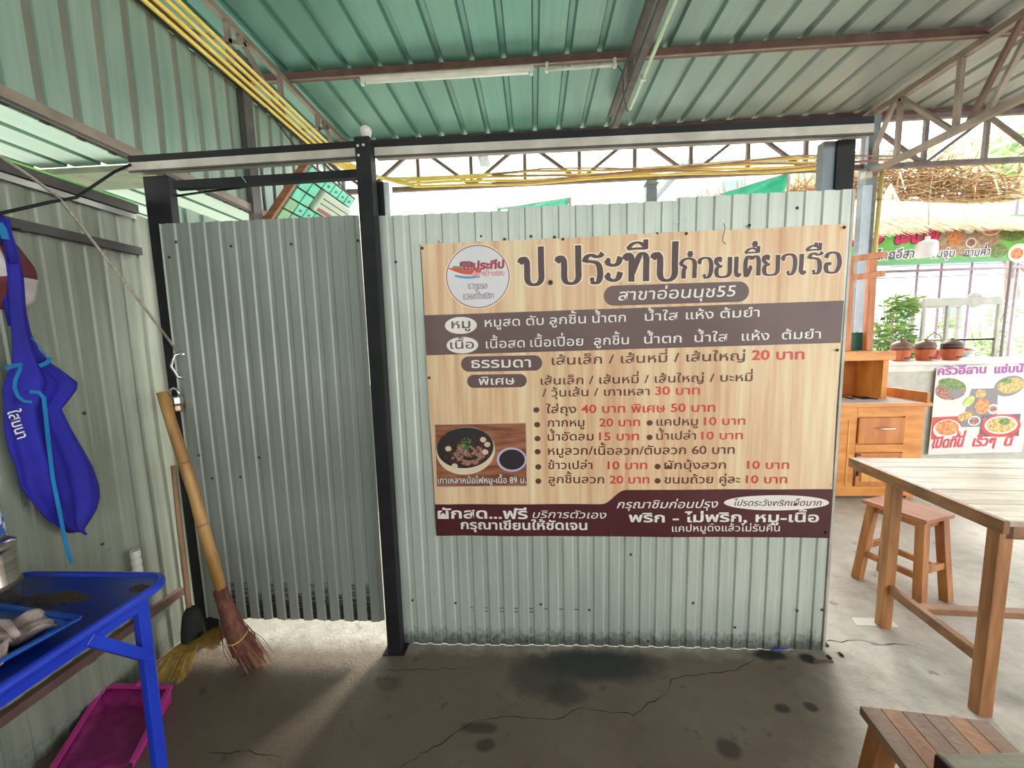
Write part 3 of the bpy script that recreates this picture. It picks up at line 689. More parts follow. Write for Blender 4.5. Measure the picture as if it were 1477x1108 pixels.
# upper cladding, hung under the left roof truss
wu = struct('wall_upper_left')
def clad(u, v, d): return (-2.0-d*.3, u, v)
a = -2.5
while a < 4.3:
    e = min(a+.62, 4.35)
    corrugated(a, e, 2.44, 3.27, .1375, .094, .022, lambda u, v, d: (-2.0-d*.5+.006*math.sin(u*5+v*3), u, v), phase=.02, slope=.004, nv=10, mi_groove=1).build('cladding_sheet', [M_clad, M_cladrib], wu, solid=.0008)
    a = e
t = thing('steel_beam', 'grey eaves beam running along the foot of the upper cladding', 'beam', (-1.985, -2.5, 2.475))
bar_obj('angle', M_truss, t, (0, 0, 0), (0, 6.8, 0), .03, .05); bar_obj('lip', M_dark, t, (.014, 0, -.028), (.014, 6.8, -.028), .012, .012)
bar_obj('angle', M_dark, t, (.0, 0, .80), (.0, 6.8, .80), .02, .02)
t = thing('steel_post', 'brown post against the upper cladding behind the crossbar', 'post', (-1.975, 2.87, 2.0)); box_obj('shaft', M_dark, t, -.02, .02, -.045, .045, 0, 1.5)
# lean-to roof seen through the gap above the left wall
lt = struct('ceiling_lean_to')
def shiny(name, c): return mat(name, c, tuple(min(1, v*1.2) for v in c[:3])+(1,), .25, .8, scale=(20, .6, 1))
M_lean = shiny('lean_to_metal', sr(130, 160, 148)); M_leang = mat('lean_green', sr(110, 126, 100), sr(140, 152, 124), .6)
corrugated(-3.6, -2.03, -2.5, 2.10, .19, .15, -.022, lambda u, v, d: (u, v, 2.475-d), phase=.05, nv=2).build('roof_sheet', M_lean, lt, solid=.001)
corrugated(-3.6, -2.03, 2.33, 4.5, .19, .15, -.022, lambda u, v, d: (u, v, 2.475-d), phase=.05, nv=2).build('roof_sheet', M_lean, lt, solid=.001)
box_obj('roof_rafter', M_leang, lt, -3.6, -2.03, 2.10, 2.33, 2.44, 2.47)

# ------------------------------------------------------------------ main roof
ceil = struct('ceiling')
RZ = 3.70
ph = at(755.5, 120, 2, RZ).x
k0 = -21
while ph+.25*k0 < 8.2:
    a, e = ph-.12+.25*k0, ph-.12+.25*(k0+3)
    if e > -4.6:
        corrugated(a, e+.004, -4.5, 4.62, .25, .188, .03, lambda u, v, d: (u, v, RZ+d), phase=ph-.12+.0, slope=.014, nv=2).build('roof_sheet', M_roof, ceil, solid=.0008)
        # fine stiffening lines of the pan
    k0 += 3
for y, m in ((3.4, M_brown), (4.52, M_brown)):
    t = thing('roof_purlin', {3.4: 'brown steel purlin above the tube light', 4.52: 'brown steel purlin at the far roof edge'}.get(y, 'brown steel purlin under the roof, outside the view'), 'purlin', (-4.4, y, RZ-.03))
    bar_obj('channel', m, t, (0, 0, 0), (12.4, 0, 0), .05, .052); bar_obj('lip', M_truss, t, (0, -.02, -.029), (12.4, -.02, -.029), .012, .006)
def truss(axis, c, lo, hi, zt, zb, label, nodes_top, nodes_bot, verts, m=M_truss, wch=.04, ww=.03):
    """planar truss; axis 'y' runs in depth at x=c, axis 'x' runs sideways at y=c"""
    t = thing('roof_truss', label, 'truss', (c, lo, zb) if axis == 'y' else (lo, c, zb))
    P = (lambda s, z: (0, s-lo, z-zb)) if axis == 'y' else (lambda s, z: (s-lo, 0, z-zb))
    bar_obj('top_chord', m, t, P(lo, zt), P(hi, zt), wch, wch); bar_obj('bottom_chord', m, t, P(lo, zb), P(hi, zb), wch, wch)
    for s in verts: bar_obj('upright', m, t, P(s, zb), P(s, zt), ww, ww)
    for a, b_ in zip(nodes_top, nodes_bot): bar_obj('diagonal', m, t, P(a, zt-.02), P(b_, zb+.02), ww, ww*.8)
    return t
yt = [4.3-.66*k for k in range(12)]
truss('y', -1.97, -4.2, 4.4, 3.63, 3.30, 'grey roof truss along the left side carrying the yellow cables', [4.05-1.1*k for k in range(7)]+[3.95-1.1*k for k in range(7)], [3.5-1.1*k for k in range(7)]+[4.4-1.1*k for k in range(7)], [3.85-.55*k for k in range(13)])
truss('y', .78, -4.2, 4.1, 3.61, 3.42, 'shallow dark truss over the middle of the banner wall', [], [], [3.36, 2.2, 1.0, -.2], M_dark, .05, .04)
# right truss, its nodes where the photograph shows them
tr = thing('roof_truss', 'brown roof truss to the right with crossing webs above the wooden table', 'truss', (3.4, 0, 3.1))
TXR = 3.4; zt_, zb_ = 3.60, 3.06
def tp(px, py): q = at(px, py, 0, TXR); return q
def trp(p): return (0, p[1], p[2]-3.1)
bar_obj('top_chord', M_truss, tr, (0, -4.2, .53), (0, 4.6, .53), .05, .05); bar_obj('bottom_chord', M_truss, tr, (0, -4.2, -.03), (0, 4.52, -.03), .05, .05)
bar_obj('pale_edge', M_cream, tr, (-.03, -4.2, .56), (-.03, 4.6, .56), .012, .01)
for kk, (a, b_) in enumerate((((1296, 139), (1298, 211)), ((1380, 75), (1389, 160)))):
    pa, pb = tp(*a), tp(*b_); y = (pa.y+pb.y)/2; bar_obj('upright', M_truss, tr, (0, y, -.03), (0, y, .53), .035, .035)
    for r_ in (1, 2, 3): bar_obj('upright', M_truss, tr, (0, y-1.1*r_, -.03), (0, y-1.1*r_, .53), .035, .035)
for (a, b_) in (((1290, 143), (1250, 228)), ((1300, 137), (1375, 168)), ((1477, 15), (1400, 160))):
    ya, yb = tp(*a).y, tp(*b_).y
    for r_ in (0, 1.1, 2.2, 3.3): bar_obj('diagonal', M_brown if a[0] == 1477 else M_truss, tr, (0, ya-r_, .51), (0, yb-r_, -.01), .035, .03)
# back truss in the plane of the roof edge
BT = 4.45
xt0 = at(757, 240, 1, BT).x
tops = [xt0+1.145*k for k in range(-2, 8)]
truss('x', BT, -2.1, 8.0, 3.60, 3.15, 'long grey-brown truss under the far roof edge above the menu wall', tops+tops, [x+.55 for x in tops]+[x-.55 for x in tops], [xt0+.5725*k for k in range(-3, 15)], mat('truss_far', sr(96, 86, 84), sr(120, 106, 100), .6, .2), .045, .035)
# columns
M_litside = mat('column_lit_side', sr(176, 190, 204), sr(196, 208, 220), .5)  # paler tint paints the light on the column's left side
t = thing('steel_column', 'grey-blue square steel column right of the menu wall', 'column', (3.42, BT-.02, 0))
box_obj('shaft', M_grey, t, -.06, .045, -.05, .06, 0, 3.62, .004); box_obj('lit_side_plate', M_litside, t, -.085, -.0, -.056, -.05, 0, 2.95); box_obj('base_plate', M_dark, t, -.12, .12, -.1, .1, 0, .012)
box_obj('end_plate', M_cream, t, -.13, -.06, -.12, -.06, 3.0, 3.06)
p = at(940, 265, 1, BT); t = thing('steel_column', 'slim grey column standing behind the top of the menu wall', 'column', (p.x, BT+.03, 0)); box_obj('shaft', M_grey, t, -.055, .055, -.04, .04, 0, 3.12, .004); box_obj('cap', M_grey, t, -.07, .07, -.05, .05, 3.08, 3.10)
t = thing('steel_column', 'grey column at the far left corner beyond the door sheet', 'column', (-2.05, BT, 0)); box_obj('shaft', M_grey, t, -.05, .05, -.05, .05, 0, 3.6, .004); box_obj('cap', M_grey, t, -.07, .07, -.07, .07, 3.05, 3.07)
t = thing('bamboo_pole', 'yellow bamboo pole tied against the grey-blue column', 'pole', (3.47, BT-.10, 0))
MB().tube([(0, 0, 0), (.01, 0, 1.2), (-.005, 0, 2.2), (.01, 0, 3.1)], [.022, .021, .019, .017], 10).build('stem', M_b1 if 'M_b1' in globals() else mat('bamboo_yellow', sr(190, 164, 92), sr(214, 190, 120), .5, scale=(30, 30, 2)), t, smooth=True)
for z in (.5, 1.05, 1.6, 2.2, 2.8): MB().lathe([(.021, z-.006), (.025, z), (.021, z+.006)], n=10).build('node', M_truss, t)
# cable bundle: four yellow cables along the truss, turning the far corner
cb = thing('cable_bundle', 'bundle of yellow cables running along the left truss and across the far end', 'cable', (0, 0, 3.2))
for k in range(4):
    o = .03*k; P = []
    for y in (-4, -1, 2, 3.2, 3.8): P.append((-1.935+.027*k, y, 0.055+.028*k))
    for i in range(1, 7):
        t_ = i/6*math.pi/2; P.append((-1.935+.027*k+(.55+o)*(1-math.cos(t_)), 3.8+(.50+o*.2)*math.sin(t_), .055+.028*k-(.05+.054*k)*i/6))
    for i, x in enumerate((-.8, 0, .8, 1.6, 2.4, 3.2)): P.append((x, 4.32+.01*k, .005-.026*k+.018*math.sin(i*2+k)))
    MB().tube(P, .0125, 8).build('cable', M_yellow, cb, smooth=True)
M_orange = mat('orange_cable', sr(160, 112, 84), sr(186, 140, 108), .5)
cb2 = thing('cable_bundle', 'loose orange-brown cables strung along the bottom of the far truss', 'cable', (0, 0, 3.2))
for k in range(3):
    P = [(-.4+.5*i, 4.27+.01*k, -.01-.03*k+.03*math.sin(i*1.3+k*2)) for i in range(9)]
    MB().tube(P, .007, 6).build('cable', M_orange, cb2, smooth=True)

# tube light
a, c = at(521, 121, 1, 3.36), at(770, 106, 1, 3.36)
t = thing('tube_light', 'white fluorescent tube fitting fixed under the brown purlin', 'lamp', a)
d = c-a; d.z = 0; L = d.length
M_tube = mat('tube_glass', sr(236, 238, 230), None, .25)
MB().box(0, L, -.022, .022, .028, .045).build('tray', M_white, t, bevel=.003); MB().tube([(.04, 0, .006), (L-.04, 0, .002)], .010, 12).build('glass_tube', M_tube, t, smooth=True)
for x in (0, L-.03): box_obj('lamp_holder', M_white, t, x, x+.025, -.014, .014, -.012, .030, .002)
a2, c2 = at(785, 101, 1, 3.36), at(890, 94, 1, 3.36)
t = thing('conduit', 'thin white conduit running right from the tube light to the middle truss', 'pipe', a2)
MB().tube([(0, 0, 0), (c2.x-a2.x, 0, c2.z-a2.z)], .011, 8).build('pipe', M_white, t, smooth=True)
for f in (.02, .95): box_obj('clip', M_white, t, (c2.x-a2.x)*f, (c2.x-a2.x)*f+.02, -.014, .014, -.016, .05)
MB().tube([(c2.x-a2.x, 0, c2.z-a2.z), (c2.x-a2.x+.04, 0, c2.z-a2.z-.05), (c2.x-a2.x+.05, 0, c2.z-a2.z-.22), (c2.x-a2.x+.08, 0, c2.z-a2.z-.34)], .005, 6).build('loose_wire', M_dark, t, smooth=True)
t = thing('conduit', 'pale green conduit clipped along the middle truss', 'pipe', (.84, -4, 3.39))
MB().tube([(0, 0, 0), (0, 7.6, 0)], .014, 8).build('pipe', mat('pale_green', sr(150, 172, 142), sr(170, 190, 160), .5), t, smooth=True)
for y in (5.2, 6.4, 7.2): box_obj('clip', M_white, t, -.018, .018, y, y+.02, -.018, .02)

# cables near the left post
cab = thing('black_cable', 'black cable sagging from the top left to the corner of the beam', 'cable', (0, 0, 0))
P = [at(-30, 315, 0, -1.74), at(0, 308, 0, -1.74), at(75, 291, 0, -1.75), at(110, 285, 0, -1.75), at(135, 268, 0, -1.76), at(165, 248, 0, -1.77), at(192, 236, 0, -1.78), at(206, 229, 0, -1.78)]
MB().tube(P, .0055, 8).build('wire', M_black, cab, smooth=True)
cab2 = thing('black_cable', 'thin black cable stretched behind the crossbar above the door sheet', 'cable', (0, 0, 0))
P = [at(246, 284, 1, 1.862), at(300, 276, 1, 1.87), at(345, 271, 1, 1.87), at(380, 264, 1, 1.86), at(420, 254, 1, WY+.042)]
MB().tube(P, .005, 8).build('wire', M_black, cab2, smooth=True)
rp_ = thing('pull_rope', 'pale rope pulled tight from the door handle up to the left wall', 'rope', (0, 0, 0))
P = [at(257, 508, 1, WY-.02), at(170, 394, 1, 1.60), at(84, 284, 1, 1.45)]; P.append(at(40, 252, 1, 1.30)); P.append(at(-30, 205, 1, 1.15))
MB().tube(P, .0052, 8).build('cord', M_rope, rp_, smooth=True)
# padlock
q = at(253, 577, 1, WY-.03); pk = thing('padlock', 'brass and chrome padlock hanging at the left edge of the door sheet', 'padlock', q); pk.scale = (1.2, 1.2, 1.2)
MB().tube([(-.018, 0, .01), (-.018, 0, .03), (-.012, 0, .042), (0, 0, .047), (.012, 0, .042), (.018, 0, .03), (.018, 0, .01)], .005, 8).build('shackle', M_chrome, pk, smooth=True)
MB().lathe([(0, -.02), (.024, -.02), (.026, -.012), (.026, .010), (.022, .016), (0, .016)], n=20).build('body', M_chrome, pk, smooth=False)
MB().lathe([(0, -.045), (.022, -.045), (.025, -.04), (.025, -.022), (0, -.02)], n=20).build('lower_body', mat('brass', sr(190, 160, 130), None, .3, .9), pk)
# ------------------------------------------------------------------ brooms
M_bam = mat('bamboo', sr(158, 112, 58), sr(196, 152, 88), .5, scale=(14, 14, 3)); M_bam2 = mat('bamboo_pale', sr(132, 98, 70), sr(176, 138, 104), .55, scale=(20, 20, 4))
M_twig = mat('twig_brown', sr(92, 52, 42), sr(128, 78, 62), .85, scale=(60, 60, 20)); M_grass = mat('grass_yellow', sr(150, 118, 52), sr(188, 152, 78), .8, scale=(50, 50, 8)); M_tip = mat('twig_tip', sr(150, 96, 72), sr(176, 128, 96), .85)
bt = thing('bamboo_broom', 'coconut-twig broom with thick bamboo handle leaning at the door post', 'broom', (0, 0, 0))
pts = [at(234, 566, 1, 1.70), at(247, 610, 1, 1.69), at(266, 668, 1, 1.675), at(280, 712, 1, 1.665), at(292, 757, 1, 1.655), at(306, 805, 1, 1.648), at(322, 862, 1, 1.64)]
MB().tube(pts, [.022, .022, .0235, .0225, .024, .024, .021], 14).build('bamboo_handle', M_bam, bt, smooth=True)
for i in (2, 4):
    d = (pts[i+1]-pts[i-1]).normalized(); MB().tube([pts[i]-d*.004, pts[i], pts[i]+d*.004], [.0235, .027, .0235], 14).build('bamboo_node', M_bam2, bt, smooth=True)
hb = [at(317, 850, 1, 1.64), at(330, 885, 1, 1.64), at(343, 918, 1, 1.64)]
MB().tube([hb[0], hb[1], hb[2], at(352, 938, 1, 1.64)], [.027, .034, .042, .048], 16).build('twig_binding', M_twig, bt, smooth=True)
rr = random.Random(5); tw = MB(); base = hb[1]; 
foot = at(361, 957, 2, .004)
for i in range(420):
    u, v = rr.gauss(0, .4), rr.gauss(0, .4)
    s = base+Vector((u*.03, v*.03, rr.uniform(-.08, .02)))
    e = Vector((foot.x+u*.075+.005, foot.y+v*.05+.01, max(.002, rr.uniform(.0, .03))))
    mid = (s+e)/2+Vector((u*.012, v*.012, 0)); tw.tube([s, mid, e], [.0014, .0012, .0008], 4, caps=False)
o = tw.build('twigs', M_twig, bt); o['kind'] = 'stuff'
tw = MB()
for i in range(60):
    u, v = rr.gauss(0, .6), rr.gauss(0, .5); s = hb[2]+Vector((u*.04, v*.04, -.0)); tw.tube([s, Vector((foot.x+u*.08+.02, foot.y+v*.05, .005))], .001, 4, caps=False)
o = tw.build('frayed_tips', M_tip, bt); o['kind'] = 'stuff'
P = []; d = (hb[2]-hb[0]).normalized(); s1 = d.orthogonal().normalized(); s2 = d.cross(s1)
for i in range(17): t_ = i/16*6.283; P.append(hb[2]+s1*.046*math.cos(t_)+s2*.046*math.sin(t_)+d*.01*math.sin(t_*1.5))
MB().tube(P, .002, 6).build('yellow_tie', M_yellow, bt, smooth=True)
gb = thing('grass_broom', 'soft yellow grass broom with dark collar and thin handle in the corner', 'broom', (0, 0, 0))
hp_ = [at(250, 672, 1, 1.745), at(257, 740, 1, 1.74), at(264, 800, 1, 1.735), at(272, 870, 1, 1.72), at(276, 900, 1, 1.71)]
MB().tube(hp_, [.0105, .0115, .0125, .012, .011], 10).build('handle', M_bam2, gb, smooth=True)
c0 = at(276, 885, 1, 1.71); c1 = at(280, 926, 1, 1.69)
MB().tube([c0+Vector((0, 0, .03)), c0, (c0+c1)/2, c1], [.020, .036, .046, .05], 14).build('dark_collar', mat('collar_black', sr(34, 38, 34), sr(50, 54, 48), .8), gb, smooth=True)
gr = MB()
for i in range(900):
    u = rr.uniform(-1, 1); v = rr.uniform(-1, 1); s = c1+Vector((u*.035, v*.03, .02))
    if rr.random() < .72: e = at(243+u*24, 978, 1, 1.52)+Vector((0, v*.03, 0))
    else: e = at(318, 925, 1, 1.66)+Vector((u*.02, v*.03, u*.04))
    e.z = max(.004, e.z+rr.uniform(-.01, .03)); mid = (s+e)/2+Vector((0, -.01, .015)); gr.tube([s, mid, e], [.0016, .0018, .0008], 3, caps=False)
o = gr.build('bristles', M_grass, gb); o['kind'] = 'stuff'

# ------------------------------------------------------------------ dustpan
M_pink = mat('pink_plastic', sr(190, 44, 136), sr(208, 60, 152), .35, scale=(4, 4, 4)); M_pinkd = mat('pink_inside', sr(120, 20, 84), sr(156, 34, 112), .5, scale=(25, 25, 25))
dp = thing('dustpan', 'pink plastic dustpan lying on the floor under the blue table', 'dustpan', (0, 0, 0))
A, B_, C_, D_ = at(152, 1000, 2, .03), at(246, 996, 2, .05), at(192, 1100, 2, .02), at(70, 1120, 2, .02)
vs = []; N = 14
def bil(u, v): return (A*(1-u)+B_*u)*(1-v)+(D_*(1-u)+C_*u)*v
for j in range(N+1):
    for i in range(N+1):
        u, v = i/N, j/N; p = bil(u, v); e = min(u, 1-u, v*1.4); r_ = max(0, 1-e/.12); p = p.copy(); p.z = .010+.055*r_**1.6*(1-.75*v); vs.append(p)
MB().add(vs, [(j*(N+1)+i, j*(N+1)+i+1, (j+1)*(N+1)+i+1, (j+1)*(N+1)+i) for j in range(N) for i in range(N)]).build('pan', M_pinkd, dp, smooth=True, solid=.003)
for a, c in (((1, 0), (1, 1)), ((0, 0), (1, 0)), ((0, 0), (0, 1))):
    pa, pb = bil(*a), bil(*c); pa.z = .066 if a[1] == 0 else .03; pb.z = .066 if c[1] == 0 else .026
    MB().bar(pa, pb, .022, .008).build('rim', M_pink, dp, bevel=.003)
pa, pb = bil(1, 0), bil(1, 1); MB().add([(pa.x, pa.y, .062), (pb.x, pb.y, .03), (pb.x-.004, pb.y, .0), (pa.x-.004, pa.y, .0)], [(0, 1, 2, 3)]).build('side_wall', M_pink, dp, solid=.004)
pa = (bil(0, 0)+bil(1, 0))/2; MB().tube([pa+Vector((0, 0, .02)), pa+Vector((.01, .05, .04)), pa+Vector((.015, .12, .05))], [.016, .012, .014], 10).build('grip', M_pink, dp, smooth=True)

# ------------------------------------------------------------------ blue table
M_btab = mat('blue_top', sr(14, 34, 104), sr(24, 52, 132), .38, scale=(3, 3, 3)); M_bleg = mat('blue_enamel', sr(24, 50, 172), sr(32, 62, 192), .32, scale=(4, 4, 4)); M_rust = mat('rust_patch', sr(44, 36, 32), sr(84, 66, 52), .9, scale=(120, 120, 120), lo=.3, hi=.7)
bt_ = thing('folding_table', 'blue metal folding table against the left zinc wall', 'table', (0, 0, 0))
TH = .75; x0, x1, y0, y1 = -1.80, -1.225, -.35, 1.19
def rrect(x0, x1, y0, y1, r, n=6):
    o = []
    for cx, cy, a in ((x1-r, y1-r, 0), (x0+r, y1-r, 90), (x0+r, y0+r, 180), (x1-r, y0+r, 270)):
        for k in range(n+1):
            t = math.radians(a+90*k/n); o.append((cx+r*math.cos(t), cy+r*math.sin(t)))
    return o
def slab(o, z0, z1):
    n = len(o); return MB().add([(x, y, z0) for x, y in o]+[(x, y, z1) for x, y in o], [tuple(range(n-1, -1, -1)), tuple(range(n, 2*n))]+[(i, (i+1) % n, n+(i+1) % n, n+i) for i in range(n)])
slab(rrect(x0, x1, y0, y1, .07), TH-.012, TH-.004).build('tabletop', M_btab, bt_)
o_ = rrect(x0-.0, x1+.0, y0, y1, .075, 8); P = [Vector((x, y, TH-.010)) for x, y in o_]; P.append(P[0]); P.append(P[1])
MB().tube(P, .0145, 10, caps=False).build('rolled_rim', M_bleg, bt_, smooth=True)
for a, c in (((x1-.012, .0), (x1-.012, 1.10)),): MB().bar((a[0], a[1], TH-.035), (c[0], c[1], TH-.035), .012, .04).build('apron_rail', M_bleg, bt_)
LGY = 1.095
def leg(a, c, w_=.034): MB().bar(a, c, w_, .024, up=(1, 0, 0)).build('leg', M_bleg, bt_, bevel=.004)
lt_ = at(208, 882, 2, .70); lb = at(232, 1090, 0, -1.14)
ltx = x1-.03
leg((x1-.02, LGY, .72), (x1-.01, LGY-.02, .0), .036); leg((x1-.02, .33, .72), (x1+.015, .10, .0)); leg((x0+.04, 1.06, .72), (x0+.04, .92, .0)); leg((x0+.04, .33, .72), (x0+.04, .10, .0))
MB().bar((x1-.012, .94, .715), (x1-.012, LGY, .53), .03, .02, up=(1, 0, 0)).build('brace', M_bleg, bt_, bevel=.003)
MB().bar((x1-.012, .20, .70), (x1-.004, .28, .55), .03, .02, up=(1, 0, 0)).build('brace', M_bleg, bt_, bevel=.003)
MB().bar((x1-.0, .92, .2), (x0+.04, .95, .2), .02, .02).build('stretcher', M_bleg, bt_)
for px, py, rx, ry in ((80, 862, .12, .035), (200, 847, .035, .022), (40, 880, .09, .03)):
    q = at(px, py, 2, TH); rq = random.Random(px); o2 = [(q.x+rx*math.cos(t)*rq.uniform(.7, 1.1), q.y+ry*math.sin(t)*rq.uniform(.7, 1.1)) for t in [6.283*k/18 for k in range(18)]]
    n = len(o2); MB().add([(x, y, TH-.0034) for x, y in o2], [tuple(range(n))]).build('rust_patch', M_rust, bt_)
# steel canister
q = at(10, 868, 2, TH); M_steel = mat('brushed_steel', sr(170, 166, 158), sr(205, 200, 190), .22, .95, scale=(2, 2, 60))
cn = thing('steel_canister', 'tall stainless steel canister on the far end of the blue table', 'canister', (-1.645, 1.02, TH-.003))
MB().lathe([(0, 0), (.066, 0), (.072, .006), (.072, .056), (.074, .060), (.072, .064), (.072, .158), (.070, .168), (.074, .172), (.074, .186), (.060, .196), (0, .198)], n=36).build('body', M_steel, cn, smooth=True)
MB().lathe([(.0735, .054), (.076, .058), (.076, .064), (.0735, .068)], n=36).build('dark_band', M_dark, cn, smooth=True)
MB().lathe([(0, .198), (.012, .198), (.010, .212), (.016, .222), (0, .228)], n=16).build('lid_knob', M_steel, cn, smooth=True)
wb = thing('water_bottle', 'clear plastic bottle with blue and white label behind the canister', 'bottle', (-1.768, 1.13, TH-.003))
M_pet = mat('clear_plastic', sr(196, 204, 212), None, .12); M_lab = mat('blue_label', sr(60, 96, 170), sr(214, 220, 230), .4, scale=(30, 30, 26), lo=.45, hi=.52)
MB().lathe([(0, 0), (.03, 0), (.033, .01), (.033, .22), (.028, .25), (.013, .285), (.013, .30), (0, .30)], n=20).build('body', M_pet, wb, smooth=True)
MB().lathe([(.0342, .15), (.0342, .225)], n=20).build('label_band', M_lab, wb, smooth=True); MB().lathe([(0, .302), (.016, .302), (.016, .285), (.0135, .285)], n=16).build('cap', M_white, wb)
# blue tray with rag
M_teal = mat('blue_tray', sr(18, 62, 146), sr(28, 80, 168), .35)
tb = thing('plastic_tray', 'shallow bright blue plastic tray at the front of the blue table', 'tray', (-1.46, .83, TH-.003), -.15)
vs = []; N = 16
for j in range(N+1):
    for i in range(N+1):
        u, v = i/N*2-1, j/N*2-1; e = max(abs(u), abs(v)); vs.append((u*.21, v*.13, .004+.036*max(0, (e-.72)/.28)**1.4))
MB().add(vs, [(j*(N+1)+i, j*(N+1)+i+1, (j+1)*(N+1)+i+1, (j+1)*(N+1)+i) for j in range(N) for i in range(N)]).build('dish', M_teal, tb, smooth=True, solid=.003)
for k in range(4): MB().bar(((-.21, .21, .21, -.21)[k], (-.13, -.13, .13, .13)[k], .041), ((.21, .21, -.21, -.21)[k], (-.13, .13, .13, -.13)[k], .041), .012, .005).build('rim', M_teal, tb)
rg = thing('rag', 'crumpled pale pink rag lying in the blue tray', 'cloth', (-1.44, .83, TH+.008))
M_rag = mat('rag_pink', sr(150, 128, 128), sr(190, 166, 160), .95, scale=(18, 18, 18), bump=.4, bscale=160)
vs = []; N = 30
for j in range(N+1):
    for i in range(N+1):
        u, v = i/N*2-1, j/N*2-1; r_ = math.hypot(u, v); f = 1-.25*math.sin(3*math.atan2(v, u)+1)
        vs.append((u*.15*f, v*.085*f+.02*u, .020+.022*math.sin(5*u+3*v)*math.cos(4*v-2*u)+.012*math.sin(13*u-9*v)*(1-.4*r_)-.004*r_))
MB().add(vs, [(j*(N+1)+i, j*(N+1)+i+1, (j+1)*(N+1)+i+1, (j+1)*(N+1)+i) for j in range(N) for i in range(N)]).build('cloth', M_rag, rg, smooth=True, solid=.004)
MB().tube([(-.14, .02, .03), (-.05, .055, .045), (.05, .06, .04), (.12, .03, .03)], [.008, .011, .010, .007], 8).build('folded_hem', M_rag, rg, smooth=True)
# white pipe stub
q = at(187, 829, 0, LX+.04); t = thing('pipe_stub', 'white ringed pipe stub standing by the left wall behind the blue table', 'pipe', (LX+.04, 1.60, .262+.02))
prof = [(.017, 0)]; z = .1
while z < .30: prof += [(.017, z), (.0195, z+.008), (.0195, z+.026), (.0165, z+.031)]; z += .037
prof += [(.018, z), (.014, z), (.013, z-.03)]
MB().lathe(prof, n=20).build('pipe', M_white, t, smooth=True); MB().lathe([(.0175, .0), (.024, 0), (.024, .03), (.0175, .03)], n=20).build('sleeve', M_grey, t)

# ------------------------------------------------------------------ apron, hat
AXP = LX+.055
M_ap = mat('apron_blue', sr(24, 22, 132), sr(34, 30, 164), .75, scale=(5, 5, 5), bump=.15, bscale=200); M_cy = mat('cyan_tape', sr(16, 112, 170), sr(24, 130, 190), .7)
rows = [(316, 0, 11), (335, 2, 14), (360, 5, 25), (400, 9, 33), (450, 14, 36), (480, 17, 42), (505, 19, 53), (525, 19, 70), (538, 14, 88), (552, 9, 107), (562, 7, 106), (576, 8, 96), (590, 8, 85), (615, 8, 98), (650, 14, 120), (675, 24, 134), (700, 30, 142), (717, 42, 143), (735, 58, 138), (750, 72, 129), (762, 88, 121), (768, 98, 119)]
ap = thing('apron', 'blue apron with cyan tape hanging from the high rail on the left wall', 'apron', (0, 0, 0))
vs = []; NW = 22; R2 = []
for (ya, a, b_), (yb, c, d) in zip(rows, rows[1:]):
    n = max(1, int((yb-ya)/6))
    for k in range(n): t_ = k/n; R2.append((ya+(yb-ya)*t_, a+(c-a)*t_, b_+(d-b_)*t_))
R2.append(rows[-1])
for (py, xl, xr) in R2:
    for i in range(NW+1):
        u = i/NW; q = at(xl+(xr-xl)*u, py, 0, AXP); wdt = (xr-xl)/100
        q.x += .010*math.sin(u*11+py*.006)*min(1, wdt*1.6)+.016*math.sin(u*math.pi)+.006*math.sin(u*23+py*.02)*wdt
        vs.append(q)
n = NW+1
MB().add(vs, [(j*n+i, j*n+i+1, (j+1)*n+i+1, (j+1)*n+i) for j in range(len(R2)-1) for i in range(NW)]).build('cloth', M_ap, ap, smooth=True, solid=.004)
# neck loop going over the rail
P = [at(x, y, 0, AXP+dx) for x, y, dx in ((20, 380, .015), (10, 340, .012), (4, 318, .0), (-2, 308, -.03), (-6, 330, -.03), (2, 400, -.02), (18, 470, -.01))]
MB().tube(P, .011, 8).build('neck_loop', M_ap, ap, smooth=True)
def tape(pts, wd, name='tape'):
    W = [at(x, y, 0, AXP+.034) for x, y in pts]; vs = []
    for i, p in enumerate(W):
        d = (W[min(i+1, len(W)-1)]-W[max(i-1, 0)]).normalized(); nn = d.cross(Vector((1, 0, 0))).normalized(); vs += [p+nn*wd, p-nn*wd]
    return MB().add(vs, [(2*i, 2*i+1, 2*i+3, 2*i+2) for i in range(len(W)-1)]).build(name, M_cy, ap, solid=.002)
tape([(42, 565), (56, 566), (63, 574), (66, 600), (70, 640), (76, 690), (84, 730), (92, 770), (99, 800), (104, 812)], .006)
tape([(30, 530), (22, 548), (21, 560), (26, 572), (34, 579), (46, 580)], .005); tape([(8, 532), (18, 528), (32, 526)], .007); tape([(57, 528), (68, 523), (73, 516)], .007)
tape([(-2, 322), (4, 330), (8, 345)], .010); tape([(45, 487), (58, 500), (67, 514)], .0015)
def ABP(px, py): q = at(px, py, 0, AXP+.042); return q.y, q.z
V, Fc = layout('ใสมนา', .01)
mn = min(v[0] for v in V); mx_ = max(v[0] for v in V); A0 = at(10, 594, 0, AXP+.03); A1 = at(25, 634, 0, AXP+.03); dr = (A1-A0); nn = Vector((0, -dr.z, dr.y)).normalized()
MB().add([A0+dr*((a-mn)/(mx_-mn))+nn*(c*.045) for a, c in V], Fc).build('lettering', M_wht, ap)
tl = at(118, 768, 0, AXP); MB().tube([tl+Vector((.005, -.005, .01)), tl+Vector((.01, .006, -.012))], [.007, .004], 6).build('tie_end', M_ap, ap, smooth=True)
ht = thing('cloth_hat', 'maroon and white cloth cap hanging on the left wall behind the apron', 'hat', (0, 0, 0))
M_maroon = mat('maroon_cloth', sr(88, 34, 42), sr(110, 46, 52), .85, scale=(9, 9, 9)); M_hatw = mat('hat_white', sr(176, 164, 164), sr(204, 194, 192), .85, scale=(9, 9, 9))
